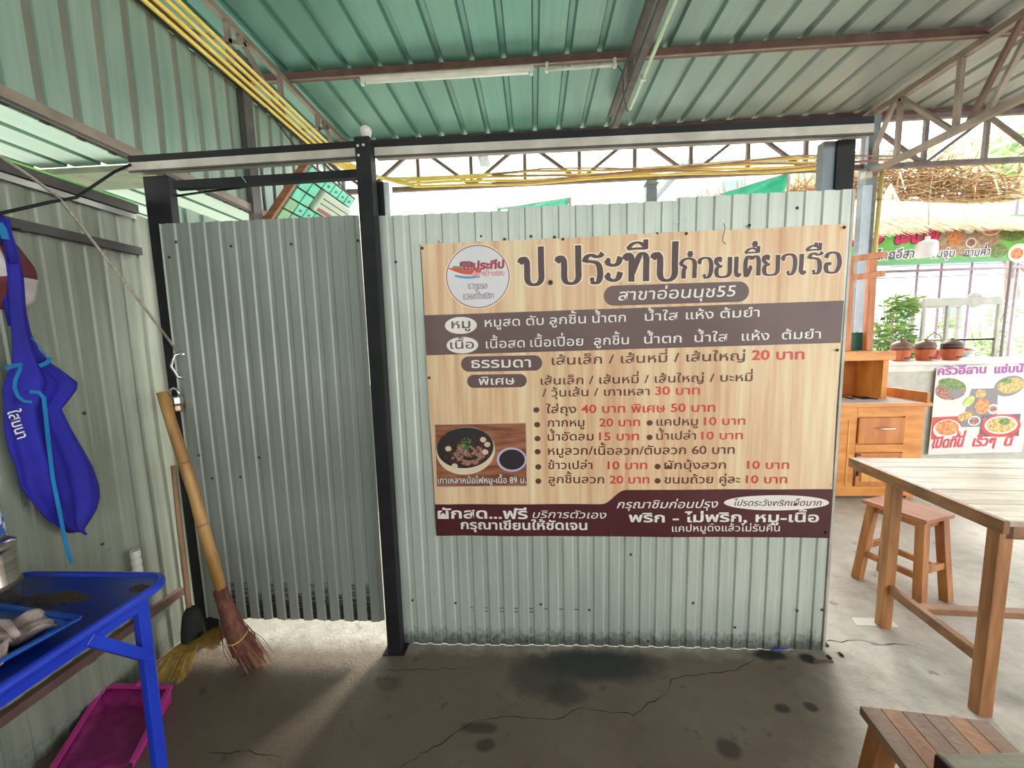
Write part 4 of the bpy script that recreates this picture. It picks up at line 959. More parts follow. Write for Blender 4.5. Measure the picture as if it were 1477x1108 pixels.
hc = at(6, 398, 0, LX+.03)
def dome(y0, z0, ry, rz, a0, a1, dx, thick=.03):
    vs = []; NA, NR = 14, 6
    for j in range(NR+1):
        for i in range(NA+1):
            t_ = math.radians(a0+(a1-a0)*i/NA); r_ = j/NR
            vs.append((LX+.028+dx+thick*(1-r_**2)+.004*math.sin(t_*7)*r_, y0+ry*r_*math.cos(t_), z0+rz*r_*math.sin(t_)))
    return MB().add(vs, [(j*(NA+1)+i, (j+1)*(NA+1)+i, (j+1)*(NA+1)+i+1, j*(NA+1)+i+1) for j in range(NR) for i in range(NA)])
e1 = at(52, 392, 0, LX+.03)
RY = e1.y-hc.y; RZ_ = at(10, 344, 0, LX+.03).z-hc.z
dome(hc.y, hc.z, RY, RZ_, 0, 95, 0).build('maroon_panel', M_maroon, ht, smooth=True, solid=.003)
dome(hc.y, hc.z, RY, RZ_, 95, 190, 0).build('white_panel', M_hatw, ht, smooth=True, solid=.003)
dome(hc.y, hc.z, RY*1.08, RZ_*.95, -75, 0, -.004).build('white_panel', M_hatw, ht, smooth=True, solid=.003)
dome(hc.y, hc.z, RY, RZ_*.9, -170, -75, 0).build('maroon_panel', M_maroon, ht, smooth=True, solid=.003)

# ------------------------------------------------------------------ wooden table, stools
def wood(name, c1, c2, rough=.42, s=(4, 40, 40)):
    return mat(name, sr(*c1), sr(*c2), rough, scale=s, detail=6, bump=.12, bscale=60)
M_wx = wood('wood_top', (176, 154, 138), (222, 206, 190), .22, (3, 26, 10)); M_wx2 = wood('wood_top_b', (160, 140, 126), (212, 194, 176), .22, (3, 26, 10))
M_wl = wood('wood_leg', (144, 92, 50), (186, 130, 80), .45, (24, 24, 3)); M_wr = wood('wood_rail', (124, 82, 50), (160, 114, 74), .45, (10, 10, 20))
M_st = wood('stool_red', (160, 92, 62), (196, 128, 92), .35, (20, 4, 20)); M_stl = wood('stool_leg', (146, 88, 42), (190, 128, 68), .45, (24, 24, 3))
c_f, c_n = at(1224, 660, 2, .80), at(1448, 752, 2, .80)
dirv = (c_n-c_f); ang = math.atan2(dirv.y, dirv.x)   # along the short side toward the camera
tb = thing('wooden_table', 'long weathered wooden plank table with square legs at the right', 'table', (c_n.x, c_n.y, 0), ang+math.pi/2)
D = dirv.length; Lx = 1.6
# local frame: x to the right along the long side, y away from the camera
np_ = 5; wd = D/np_
for k in range(np_):
    box_obj('plank', (M_wx, M_wx2)[k % 2], tb, .022, Lx, k*wd+.0015, (k+1)*wd-.0015, .778, .80-.001*(k % 2), .002)
box_obj('end_batten', M_wr, tb, 0, .022, 0, D, .748, .801, .003)
box_obj('side_rail', M_wr, tb, .022, Lx, .012, .034, .725, .777, .002); box_obj('side_rail', M_wr, tb, .022, Lx, D-.034, D-.012, .725, .777, .002)
for (x, y) in ((.002, .012), (.002, D-.30), (Lx-.08, .012), (Lx-.08, D-.30)):
    box_obj('leg', M_wl, tb, x, x+.05, y, y+.045, 0, .778, .004)
box_obj('end_stretcher', M_wr, tb, .02, .05, .07, D-.30, .19, .235, .003); box_obj('end_stretcher', M_wr, tb, Lx-.065, Lx-.035, .07, D-.30, .19, .235, .003)
box_obj('long_stretcher', M_wr, tb, .05, Lx-.06, D*.42, D*.42+.04, .195, .225, .003)
ptip = MB(); ptip.tube([(-.02, D-.10, .735), (.0, D-.06, .722), (.015, D-.05, .73)], .008, 8); ptip.build('wire_hook', M_dark, tb, smooth=True)
def stool(loc, rz, w1, d1, h, label, splay=.035, planks=1, m=M_st, grp=None):
    t = thing('wooden_stool', label, 'stool', loc, rz, grp)
    if planks == 1: box_obj('seat', m, t, -w1/2, w1/2, -d1/2, d1/2, h-.024, h, .003)
    else:
        for k in range(planks): box_obj('seat_plank', (m, M_st2, M_st3)[k % 3], t, -w1/2+w1/planks*k+.0006, -w1/2+w1/planks*(k+1)-.0006, -d1/2, d1/2, h-.024, h, .001)
    for sx in (-1, 1):
        for sy in (-1, 1):
            MB().bar((sx*(w1/2-.04), sy*(d1/2-.035), h-.024), (sx*(w1/2-.04+splay), sy*(d1/2-.035+splay), 0), .042, .05, up=(1, 0, 0)).build('leg', M_stl, t, bevel=.003)
    for sy in (-1, 1): MB().bar((-w1/2+.03, sy*(d1/2-.03+splay*.55), h*.42), (w1/2-.03, sy*(d1/2-.03+splay*.55), h*.42), .022, .035).build('stretcher', M_stl, t, bevel=.002); MB().bar((-w1/2+.05, sy*(d1/2-.04), h-.045), (w1/2-.05, sy*(d1/2-.04), h-.045), .02, .04).build('seat_rail', M_stl, t)
    for sx in (-1, 1): MB().bar((sx*(w1/2-.035+splay*.55), -d1/2+.03, h*.34), (sx*(w1/2-.035+splay*.55), d1/2-.03, h*.34), .022, .035).build('stretcher', M_stl, t, bevel=.002); MB().bar((sx*(w1/2-.045), -d1/2+.05, h-.045), (sx*(w1/2-.045), d1/2-.05, h-.045), .02, .04).build('seat_rail', M_stl, t)
    return t
M_st2 = wood('stool_b', (160, 108, 76), (188, 136, 100), .3, (20, 4, 20)); M_st3 = wood('stool_c', (134, 104, 84), (168, 136, 112), .3, (20, 4, 20))
cs = [at(1338, 749, 2, .5), at(1248, 721, 2, .5), at(1373, 741, 2, .5), at(1304, 708, 2, .5)]
n_, l_, r_, k_ = cs
ctr = (l_+r_)/2
w_s = (r_-n_).length; d_s = (l_-n_).length; rzs = math.atan2((r_-n_).y, (r_-n_).x)
stool((ctr.x, ctr.y, 0), rzs, .235, .30, .50, 'reddish wooden stool with splayed legs behind the plank table leg')
q1, q2, q3 = at(1240, 1018, 2, .5), at(1425, 1040, 2, .5), at(1302, 1108, 2, .5)
ux = (q2-q1).normalized(); rz2 = math.atan2(ux.y, ux.x); w2 = (q2-q1).length; d2 = .30
ctr = q1+ux*(w2/2)+Vector((ux.y, -ux.x, 0))*(d2/2)
stool((ctr.x, ctr.y, 0), rz2, w2, d2, .50, 'wooden stool with a seat of brown planks in the foreground', planks=6, m=M_st3)
# dark-edged table corner bottom right
q = at(1347, 1088, 2, .62); fb_ = thing('small_table', 'grey wooden table top with dark maroon edge cut by the lower right corner', 'table', (q.x, q.y, 0), rz2+.18)
box_obj('top_board', wood('grey_board', (120, 116, 100), (150, 144, 124), .5, (3, 30, 10)), fb_, .012, .5, -.45, 0, .60, .62, .003)
box_obj('edge_band', mat('maroon_edge', sr(52, 22, 28), sr(64, 28, 34), .35), fb_, 0, .012, -.45, 0, .56, .622, .003)
for x, y in ((.06, -.24), (.42, -.24), (.06, -.43), (.42, -.43)): box_obj('leg', M_dark, fb_, x, x+.035, y, y+.035, 0, .60, .002)

# ------------------------------------------------------------------ orange cabinet
M_or = wood('pine_orange', (216, 138, 58), (240, 172, 88), .38, (12, 12, 3)); M_or2 = wood('pine_orange_b', (202, 122, 50), (230, 156, 76), .38, (3, 12, 14)); M_ord = wood('pine_dark', (186, 108, 48), (212, 136, 68), .4, (12, 12, 3))
CY0 = 3.60
cab = thing('wooden_cabinet', 'orange pine cabinet with drawer and doors behind the menu wall end', 'cabinet', (0, CY0, 0))
xL = 2.35; xR = at(1338, 650, 1, CY0).x-.05; zt = .87
box_obj('body', M_or, cab, xL, xR, .02, .55, .10, zt-.03, .003)
xm = at(1234, 640, 1, CY0).x
def zz(py, px=1280): return at(px, py, 1, CY0).z
box_obj('stile', M_or2, cab, xL, xm, 0, .02, .10, zt-.03, .002); box_obj('stile', M_or2, cab, xR-.16, xR, 0, .02, .10, zt-.03, .002)
box_obj('stile', M_or, cab, at(1224, 640, 1, CY0).x-.012, at(1224, 640, 1, CY0).x, -.004, .002, .12, .72)
box_obj('rail', M_or2, cab, xm, xR-.16, -.002, .02, zt-.12, zt-.03, .002); box_obj('rail', M_or2, cab, xm, xR-.16, -.002, .02, .43, .50, .002); box_obj('rail', M_or2, cab, xL, xR, -.004, .02, .03, .12, .002)
dr = box_obj('drawer', M_ord, cab, xm+.01, xR-.17, -.012, .01, .51, zt-.13, .004)
MB().tube([(xm+.16, -.03, .655), (xm+.18, -.045, .65), (xm+.28, -.045, .65), (xm+.30, -.03, .655)], .007, 8).build('handle', M_chrome, dr, smooth=True)
d_ = box_obj('door', M_ord, cab, xm+.01, xR-.17, -.012, .01, .125, .425, .004)
box_obj('raised_panel', M_or, d_, xm+.05, xR-.21, -.02, -.012, .165, .385, .004)
box_obj('catch', M_dark, d_, xm+.012, xm+.04, -.018, -.012, .40, .42)
box_obj('counter', M_or2, cab, xL-.02, xR+.03, -.03, .56, zt-.03, zt, .003)
box_obj('worktop_sheet', mat('white_worktop', sr(214, 206, 200), sr(236, 230, 224), .35, scale=(6, 6, 6)), cab, xL, xR-.02, -.01, .40, zt, zt+.004)
MB().bar((xR+.0, -.02, zt+.045), (xR+.0, .56, zt+.045), .025, .09).build('side_board', M_ord, cab, bevel=.003)
for i in range(14):
    q = at(rr.uniform(1238, 1275), rr.uniform(571, 581), 1, CY0+.1); box_obj('charred_crumb', M_black, cab, q.x, q.x+rr.uniform(.01, .03), .25+rr.uniform(-.1, .1), .27+rr.uniform(-.1, .1), zt+.004, zt+.010)
xs_ = at(1277, 540, 1, CY0+.25).x
box_obj('shelf_side', M_or, cab, xs_-.05, xs_, .22, .56, zt, zt+.44, .003); box_obj('shelf_back', M_ord, cab, xL, xs_-.05, .52, .55, zt, zt+.42, .003)
box_obj('shelf_top', M_or2, cab, xL, xs_+.02, .18, .57, zt+.36, zt+.44, .003)
for x in (xL+.02, xR-.08): box_obj('foot', M_ord, cab, x, x+.06, .02, .08, 0, .10)
# wooden rack standing on it
M_rk = wood('rack_wood', (176, 100, 56), (206, 136, 84), .5, (20, 20, 3))
rk = thing('wooden_rack', 'rough reddish wooden uprights joined by crossbars above the orange cabinet', 'rack', (0, CY0+.45, zt+.44))
zt2 = zt+.44
def rx(px): return at(px, 440, 1, CY0+.45).x
ztop = at(1258, 365, 1, CY0+.45).z-zt2
for a, c, zz2 in ((1213, 1229, ztop-.05), (1251, 1261, ztop)):
    MB().bar((rx((a+c)/2), 0, 0), (rx((a+c)/2)-.02, 0, zz2), rx(c)-rx(a), .05, up=(0, 1, 0)).build('upright', M_rk, rk, bevel=.004)
for py in (374, 401): z = at(1240, py, 1, CY0+.45).z-zt2; MB().bar((rx(1206), -.03, z-.01), (rx(1268), -.03, z+.03), .03, .055).build('crossbar', M_rk, rk, bevel=.004)
# green bin behind rack and sticker on the column
box_obj('notice_sticker', M_white, bpy.data.objects['steel_column'], -.05, .05, -.066, -.061, 1.36, 1.5)
gbn = thing('green_crate', 'dark green crate standing on the orange cabinet behind its rack', 'crate', (rx(1244), CY0+.50, zt+.44)); box_obj('body', mat('dark_green', sr(20, 84, 66), sr(28, 100, 78), .5), gbn, -.07, .07, 0, .05, 0, .17, .004); box_obj('rim', mat('dark_green', None), gbn, -.075, .075, -.005, .055, .16, .175)

# ------------------------------------------------------------------ neighbour's counter
KY = 4.72; KZ = 1.15
M_tile = mat('counter_white', sr(206, 200, 190), sr(226, 222, 214), .4)
ct = thing('stall_counter', 'white stall counter behind the orange cabinet carrying clay stoves', 'counter', (0, KY, 0))
cxl = at(1276, 528, 1, KY).x
box_obj('worktop', M_tile, ct, cxl-.35, 8.5, -.05, .55, KZ-.05, KZ-.01, .004); box_obj('front_panel', mat('counter_grey', sr(176, 174, 160), sr(196, 192, 178), .6), ct, cxl-.3, 8.3, 0, .5, 0, KZ-.05)
box_obj('front_frame', M_tile, ct, cxl-.3, 8.3, -.012, 0, KZ-.12, KZ-.05)
# printed poster on its front
ps = thing('food_poster', 'pale poster with four food photos and purple heading on the stall counter', 'poster', (0, KY-.03, 0))
PY = KY-.03
def PP(px, py): p = at(px, py, 1, PY); return p.x, p.z
def pys(x, z, lay=0): return -lay-.004*math.sin(3*x)-.003*math.sin(5*z)
quad_strip('sheet', mat('poster_paper', sr(214, 208, 200), sr(226, 222, 214), .4), PP(1351, 531), PP(1492, 520), PP(1474, 652), PP(1338, 656), 0, 20, 20, ps, pys)
PKW = dict(bp=PP, surf=pys, parent=ps)
M_mag = flat_mat('print_magenta', (158, 60, 150)); M_pred = flat_mat('print_posred', (206, 66, 78)); M_pgr = mat('food_green', sr(60, 120, 50), sr(150, 150, 90), .5, scale=(30, 30, 30)); M_por = mat('food_orange', sr(196, 98, 50), sr(226, 170, 110), .5, scale=(34, 34, 34))
M_pyl = mat('food_yellow', sr(170, 128, 66), sr(222, 200, 130), .5, scale=(40, 40, 40)); M_pgy = flat_mat('food_grey', (128, 122, 124)); M_pwh = flat_mat('food_plate', (228, 224, 218)); M_pmt = mat('food_meat', sr(120, 70, 60), sr(190, 140, 120), .5, scale=(40, 40, 40)); M_prd = flat_mat('food_red_plate', (196, 70, 58))
def pel(px, py, rx_, ry_, m, lay, tilt=0): 
    x, z = PP(px, py); x2 = PP(px+rx_, py)[0]; z2 = PP(px, py-ry_)[1]; return ellipse('printed_food', m, x, z, x2-x, z2-z, lay, ps, tilt=tilt, surf=pys)
text('ครัวอีสาน', 1352, 1422, 541, 538, 9, M_mag, .003, .03, cap=.558, **PKW); text('แซ่บนัว', 1434, 1485, 538.5, 536, 9, M_mag, .003, .03, **PKW)
text('เปิดที่นี่', 1343, 1387, 646, 644, 12, M_pred, .004, .03, slant=.15, **PKW); text('เร็วๆ', 1401, 1434, 643.5, 642.5, 11, M_pred, .004, .03, slant=.15, **PKW); text('นี้', 1447, 1459, 643, 642.5, 10, M_pred, .004, .03, slant=.15, **PKW)
quad_strip('printed_picture', M_pgy, PP(1401, 561), PP(1440, 560), PP(1436, 615), PP(1384, 616), .0015, 6, 6, ps, pys)
pel(1371, 563, 22, 14, M_pmt, .002); pel(1373, 555, 20, 9, M_pgr, .0025, -.2); pel(1378, 568, 10, 7, M_pgy, .0028)
pel(1456, 557, 22, 14.5, M_pgy, .002, .15); pel(1458, 556, 19, 11, M_pyl, .0025, .1); pel(1452, 550, 8, 4, M_pgr, .003)
pel(1416, 586, 11, 11, M_por, .003); pel(1397, 579, 8, 7, mat('food_lime', sr(170, 190, 90), sr(214, 214, 140), .5), .0028, .5); pel(1414, 568, 8, 6, M_pyl, .0026); pel(1432, 590, 8, 7, M_pwh, .0026); pel(1432, 590, 5.5, 4.5, M_pmt, .003); pel(1404, 607, 9, 7, M_pwh, .003); pel(1404, 607, 7, 5.5, M_pmt, .0034); pel(1391, 600, 11, 6, M_pyl, .0024, .3)
quad_strip('printed_picture', M_prd, PP(1344, 602), PP(1386, 600), PP(1384, 630), PP(1342, 634), .0012, 6, 4, ps, pys); pel(1365, 619, 20, 14, M_pwh, .0022); pel(1365, 617, 17, 11, M_por, .0027)
quad_strip('printed_picture', flat_mat('food_plum', (110, 80, 90)), PP(1415, 599), PP(1472, 597), PP(1469, 629), PP(1411, 630), .0015, 6, 4, ps, pys); pel(1443, 614, 29, 16.5, M_prd, .0022); pel(1443, 613, 24, 13, M_pwh, .0026); pel(1443, 613, 21, 11, M_pyl, .003); pel(1448, 608, 8, 5, M_pgr, .0034)
# stoves and pots
M_terra = mat('terracotta', sr(176, 88, 56), sr(206, 118, 80), .75, scale=(12, 12, 12)); M_pot = mat('pot_dark', sr(96, 72, 62), sr(134, 98, 82), .55, scale=(10, 10, 10)); M_potb = mat('pot_black', sr(54, 42, 42), sr(84, 62, 58), .5, scale=(10, 10, 10))
sp_ = [(1294, 'clay stove nearest the column with a lidded pot', M_pot), (1329, 'middle one of the three front clay stoves on the stall counter', M_pot), (1367, 'clay stove furthest right, carrying the blackest pot', M_potb)]
def stove(x, y, s, lab1, lab2, mp, g=True):
    t = thing('clay_stove', lab1, 'stove', (x, y, KZ-.01), -.2, 'clay stoves on the stall counter')
    MB().lathe([(0, 0), (.075*s, 0), (.082*s, .01), (.112*s, .135*s), (.120*s, .15*s), (.108*s, .15*s), (.095*s, .12*s), (0, .11*s)], n=28).build('bowl', M_terra, t, smooth=True)
    box_obj('air_hole', M_blk, t, .0, .055*s, -.099*s, -.08*s, .03*s, .055*s)
    p = thing('clay_pot', lab2, 'pot', (x, y, KZ-.01+.128*s), 0, 'lidded clay pots on the stoves')
    MB().lathe([(0, 0), (.07*s, .0), (.105*s, .03*s), (.112*s, .06*s), (.104*s, .085*s), (.108*s, .09*s)], n=28).build('belly', mp, p, smooth=True)
    MB().lathe([(.106*s, .09*s), (.09*s, .112*s), (.05*s, .132*s), (.018*s, .138*s), (.015*s, .15*s), (.022*s, .16*s), (0, .166*s)], n=28).build('lid', M_pot, p, smooth=True)
for k, (px, lb_, mp) in enumerate(sp_):
    q = at(px+4, 522-k*1.5, 1, KY+.14); stove(q.x, KY+.14, .86, lb_, ('brown lidded clay pot on the stove nearest the column', 'brown lidded clay pot on the middle stove', 'blackened lidded clay pot on the stove furthest right')[k], mp)
q = at(1300, 510, 1, KY+.42); stove(q.x, KY+.42, .86, 'clay stove half hidden in the second row on the stall counter', 'reddish lidded pot half hidden in the second row', M_terra)
for k, (px, l) in enumerate(((1352, 'thin curved wire handle rising behind the rightmost pots'), (1300, 'thin wire handle looping behind the pot nearest the column'))):
    q = at(px, 488, 1, KY+.35); t = thing('wire_basket', l, 'basket', (q.x, KY+.38, KZ-.01))
    MB().lathe([(.06, 0), (.10, .10), (.103, .10), (.063, 0)], n=14).build('mesh_bowl', mat('pink_wire', sr(196, 120, 110), None, .5), t); MB().tube([(-.09, 0, .1), (-.08, 0, .26), (-.02, 0, .32), (.06, 0, .28), (.10, 0, .16), (.11, 0, .10)], .006, 8).build('handle', M_truss, t, smooth=True)
# glass display cart
M_ivory = mat('ivory_frame', sr(164, 162, 154), sr(182, 180, 172), .4)
def glass():
    m, nt, b = nodes('glass'); b.inputs['Base Color'].default_value = (1, 1, 1, 1); b.inputs['Roughness'].default_value = .02; b.inputs['Transmission Weight'].default_value = 1; b.inputs['IOR'].default_value = 1.05; return m
M_glass = glass()
GY = KY+.85
dc = thing('display_case', 'white-framed glass food display case behind the clay stoves', 'display case', (0, GY, 1.12))
gx0, gx1 = at(1330, 480, 1, GY).x, at(1437, 480, 1, GY).x; gxm = at(1364, 480, 1, GY).x
gz1 = at(1360, 430, 1, GY).z-1.12
for x in (gx0, gxm, gx1): 
    for y in (0, .5): box_obj('frame_post', M_ivory, dc, x-.018, x+.018, y-.018, y+.018, 0, gz1-.101, .003)
for y in (0, .5): box_obj('header_board', M_ivory, dc, gx0-.02, gx1+.02, y-.02, y+.02, gz1-.10, gz1+.0, .003)
MB().lathe([(0, 0), (.10, 0), (.10, .01), (0, .01)], n=32).build('arched_sign', M_ivory, dc).location = ((gxm+gx1)/2, 0, gz1-.04); COL.objects[-1].rotation_euler = (math.pi/2, 0, 0)
box_obj('glass_pane', M_glass, dc, gxm+.02, gx1-.02, -.004, .0, .02, gz1-.10); box_obj('glass_pane', M_glass, dc, gx0-.002, gx0+.002, .02, .48, .02, gz1-.10)
box_obj('shelf', M_ivory, dc, gxm, gx1, 0, .5, .22, .24); box_obj('floor_board', M_ivory, dc, gx0-.03, gx1+.05, -.06, .55, -.05, 0, .003)
for k, x in enumerate((gx0, gx1)): box_obj('stand_leg', M_ivory, dc, x-.02, x+.02, .0, .04, -1.12, -.05)
bw = thing('serving_bowl', 'shallow bowl of chillies inside the glass display case', 'bowl', ((gxm+gx1)/2+.05, GY+.2, 1.12))
MB().lathe([(0, 0), (.08, 0), (.20, .09), (.21, .09), (.09, -.0)], n=28).build('bowl', M_tile, bw, smooth=True); MB().lathe([(0, .12), (.1, .11), (.19, .08)], n=20).build('chillies', M_prd, bw, smooth=True)
# hanging white jar lamp
q = at(1337, 357, 1, 4.85); hl = thing('hanging_lamp', 'white jar-shaped lamp hanging in front of the green banner', 'lamp', q)
MB().lathe([(r_*.8, z_*1.0) for r_, z_ in [(0, -.105), (.09, -.105), (.112, -.09), (.118, -.02), (.112, .045), (.09, .068), (.03, .085), (.026, .12), (0, .125)]], n=28).build('shade', mat('lamp_white', sr(232, 228, 234), None, .35), hl, smooth=True)
MB().tube([(0, 0, .12), (0, .02, .5), (0, .0, .9)], .005, 6).build('cord', M_rope, hl)
# green banner sign
SY = 5.25
sg = thing('green_banner', 'green stall banner with red and blue lettering under the thatched roof', 'banner', (0, SY, 0))
def SP(px, py): p = at(px, py, 1, SY); return p.x, p.z
def sys_(x, z, lay=0): return -lay-.006*math.sin(2*x)
quad_strip('sheet', mat('banner_green', sr(96, 190, 76), sr(120, 206, 92), .45), SP(1215, 322), SP(1560, 305), SP(1560, 372), SP(1215, 386), 0, 30, 10, sg, sys_)
quad_strip('printed_stripe', mat('banner_green_pale', sr(110, 176, 130), None, .45), SP(1215, 380), SP(1560, 366), SP(1560, 372), SP(1215, 386), .001, 10, 2, sg, sys_)
SKW = dict(bp=SP, surf=sys_, parent=sg); M_sred = flat_mat('sign_red', (214, 40, 90)); M_snav = flat_mat('sign_navy', (70, 70, 130)); M_splum = flat_mat('sign_plum', (100, 36, 90))
text('เอ', 1226, 1270, 353, 351, 16, M_sred, .006, .05, slant=.1, halo=(.10, M_splum), **SKW); text('ไฮเทอ', 1287, 1352, 351, 347, 18, M_sred, .006, .05, slant=.1, halo=(.10, M_splum), **SKW)
text('ไทยอีสาน', 1262, 1328, 375, 371, 10, M_snav, .006, .02, slant=.1, halo=(.10, M_wht), **SKW); text('จิ้มจุ่ม', 1341, 1376, 372, 370, 8.5, M_snav, .006, .02, slant=.1, halo=(.10, M_wht), **SKW); text('ยามค่ำ', 1390, 1427, 370, 368, 9, M_snav, .006, .02, slant=.1, halo=(.10, M_wht), **SKW)
def sel(px, py, rx_, ry_, m, lay):
    x, z = SP(px, py); x2 = SP(px+rx_, py)[0]; z2 = SP(px, py-ry_)[1]; return ellipse('printed_food', m, x, z, x2-x, z2-z, lay, sg, surf=sys_)
M_sbr = mat('sign_food', sr(150, 110, 84), sr(190, 170, 140), .5, scale=(20, 20, 20))
sel(1400, 344, 46, 26, M_sbr, .002); sel(1378, 344, 11, 11, M_por, .004); sel(1401, 350, 8, 7.5, M_pwh, .004); sel(1401, 350, 6, 5.5, M_pmt, .005); sel(1430, 329, 15, 11, M_pwh, .004); sel(1430, 329, 13, 9, M_por, .005); sel(1399, 329, 8, 8, M_pwh, .003); sel(1461, 338, 18, 10, M_pgr, .003); sel(1470, 365, 16, 14, M_pwh, .004); sel(1467, 366, 9, 8, M_por, .005); sel(1440, 362, 14, 10, M_pgr, .003); sel(1357, 355, 8, 7, M_sbr, .003)
for px in (1240, 1465):
    p = SP(px, 380); t = thing('sign_pole', {1240: 'slim pale pole behind the column carrying the green banner', 1465: 'thin purple-grey pole at the right end of the green banner'}[px], 'pole', (p[0], SY+.05, 0)); MB().tube([(0, 0, 0), (0, 0, 3.0)], .015, 10).build('tube', mat('pole_mauve', sr(138, 126, 140), None, .5), t, smooth=True); MB().lathe([(.015, 1.0), (.028, 1.0), (.028, 1.06), (.015, 1.06)], n=12).build('collar', M_dark, t)
# thatched roof
M_th = mat('straw', sr(226, 208, 172), sr(246, 234, 208), .85, scale=(20, 20, 20)); M_thb = mat('straw_brown', sr(150, 118, 84), sr(196, 166, 128), .85, scale=(20, 20, 20))
th = thing('thatched_roof', 'shaggy straw thatched roof of the neighbouring stall', 'roof', (0, 0, 0))
rr = random.Random(11)
def slope_pt(x, s):   # s 0 at the eave, 1 at the ridge
    return Vector((x, 5.0+1.3*s, 2.64+.62*s+.06*math.sin(1.7*x)))
base_b = MB(); vs = []
xsg = [2.95+.25*i for i in range(25)]
for x in xsg:
    for s in (0, .5, 1): vs.append(slope_pt(x, s)+Vector((0, .02, -.03)))
base_b.add(vs, [(i*3+j, (i+1)*3+j, (i+1)*3+j+1, i*3+j+1) for i in range(len(xsg)-1) for j in range(2)]); base_b.build('underlay', M_thb, th, solid=.03)
st = MB()
for i in range(5200):
    x = rr.uniform(2.95, 8.9); s = rr.choice((.0, .0, .25, .5, .75, 1.0))+rr.uniform(-.06, .06); L_ = rr.uniform(.25, .42)
    a = slope_pt(x, max(-.02, s+.18)); a.z += .05+rr.uniform(0, .03); b_ = slope_pt(x+rr.gauss(0, .05), max(-.22, s-.12-rr.uniform(0, .07))); b_.z += rr.uniform(-.0, .05)-(.04 if s < .1 else 0); b_.y -= .02
    st.bar(a, b_, .006, .003, w2=.002, h2=.002)
o = st.build('straw_layer', M_th, th); o['kind'] = 'stuff'
# upper heap of loose palm straw behind
hp2 = thing('straw_heap', 'brown dry palm leaves heaped on the roof behind the white thatch', 'thatch', (0, 0, 0))
st = MB()
for i in range(3200):
    x = rr.uniform(2.6, 7.0); y = rr.uniform(6.3, 7.0); top = 3.52+.50*math.exp(-((x-5.5)/1.3)**2); z = rr.uniform(3.3, top)
    a = Vector((x, y, z)); dd = Vector((rr.gauss(0, 1), rr.gauss(0, .4), rr.gauss(0, .22))).normalized()*rr.uniform(.2, .5)
    st.bar(a, a+dd, .030, .003, w2=.008)
o = st.build('palm_straws', M_thb, hp2); o['kind'] = 'stuff'
q = at(1285, 265, 1, 5.7)
sprig = MB()
for i in range(16): e = q+Vector((rr.uniform(-.22, .22), rr.uniform(-.1, .1), -rr.uniform(.35, .5))); sprig.tube([q, (q+e)/2+Vector((rr.uniform(-.02, .02), 0, 0)), e], [.006, .004, .001], 4)
sprig.build('hanging_sprig', M_th, hp2)
# teal tarps
M_tarp = mat('teal_tarp', sr(20, 170, 140), sr(40, 196, 164), .5)
def tarp(pts, lab):
    t = thing('teal_tarp', lab, 'tarp', (0, 0, 0)); P = [Vector(p) for p in pts]; vs = []; N = 14
    for j in range(N+1):
        for i in range(N+1):
            u, v = i/N, j/N; p = (P[0]*(1-u)+P[1]*u)*(1-v)+(P[3]*(1-u)+P[2]*u)*v; p.z += .03*math.sin(9*u+4*v)*math.sin(5*v); vs.append(p)
    MB().add(vs, [(j*(N+1)+i, j*(N+1)+i+1, (j+1)*(N+1)+i+1, (j+1)*(N+1)+i) for j in range(N) for i in range(N)]).build('sheet', M_tarp, t, smooth=True, solid=.004)
    e = MB().tube([P[0], P[1]], .006, 6).build('edge_rope', M_rope, t)
    for k in (0, 1): MB().tube([(P[k].x, P[k].y, 0), (P[k].x, P[k].y, P[k].z)], .02, 8).build('support_pole', M_truss, t)
Y5 = 5.3
tarp([at(720, 301, 1, Y5), at(822, 285, 1, Y5), at(815, 303, 1, Y5+.4), at(715, 304, 1, Y5+.4)], 'small teal tarp showing just above the top of the menu wall')
tarp([at(1040, 279, 1, Y5), at(1138, 249, 1, Y5), at(1128, 290, 1, Y5+.3), at(1040, 290, 1, Y5+.3)], 'teal tarp wedge hung beside the straw above the menu wall')

# tilted board of teal boxes above the door
tbx = thing('teal_box_board', 'tilted wooden board packed with teal boxes above the door sheet', 'board', (0, 0, 0))
YB = 3.3
def q3(px, py, y=None): return at(px, py, 1, y)
# board plane: one side runs in depth, the other climbs to the right
o0 = at(392, 316, 1, 3.0); dX = (at(446, 236, 1, 3.0)-o0); dY = Vector((0, .72, 0))
def bp3(u, v, h=0.0):
    nrm = dX.cross(dY).normalized()
    if nrm.z > 0: nrm = -nrm
    return o0+dX*u+dY*v+nrm*h
def bbox3(u0, u1, v0, v1, h0, h1): 
    vs = [bp3(u, v, h) for h in (h0, h1) for v in (v0, v1) for u in (u0, u1)]; return MB().add(vs, [(0, 2, 3, 1), (4, 5, 7, 6), (0, 1, 5, 4), (2, 6, 7, 3), (0, 4, 6, 2), (1, 3, 7, 5)])
M_brwn = wood('board_brown', (130, 84, 56), (160, 108, 74))
M_tl = mat('teal_box', sr(96, 206, 176), sr(120, 222, 192), .45); M_tl2 = mat('sage_box', sr(130, 180, 140), sr(150, 196, 156), .5)
bbox3(-.04, 1.02, -.03, 1.05, -.02, 0).build('back_board', M_brown, tbx); bbox3(-.06, 1.02, -.07, -.03, -.02, .03).build('wood_edge', M_brwn, tbx); bbox3(-.07, -.04, -.06, 1.05, -.02, .03).build('wood_edge', M_brwn, tbx)
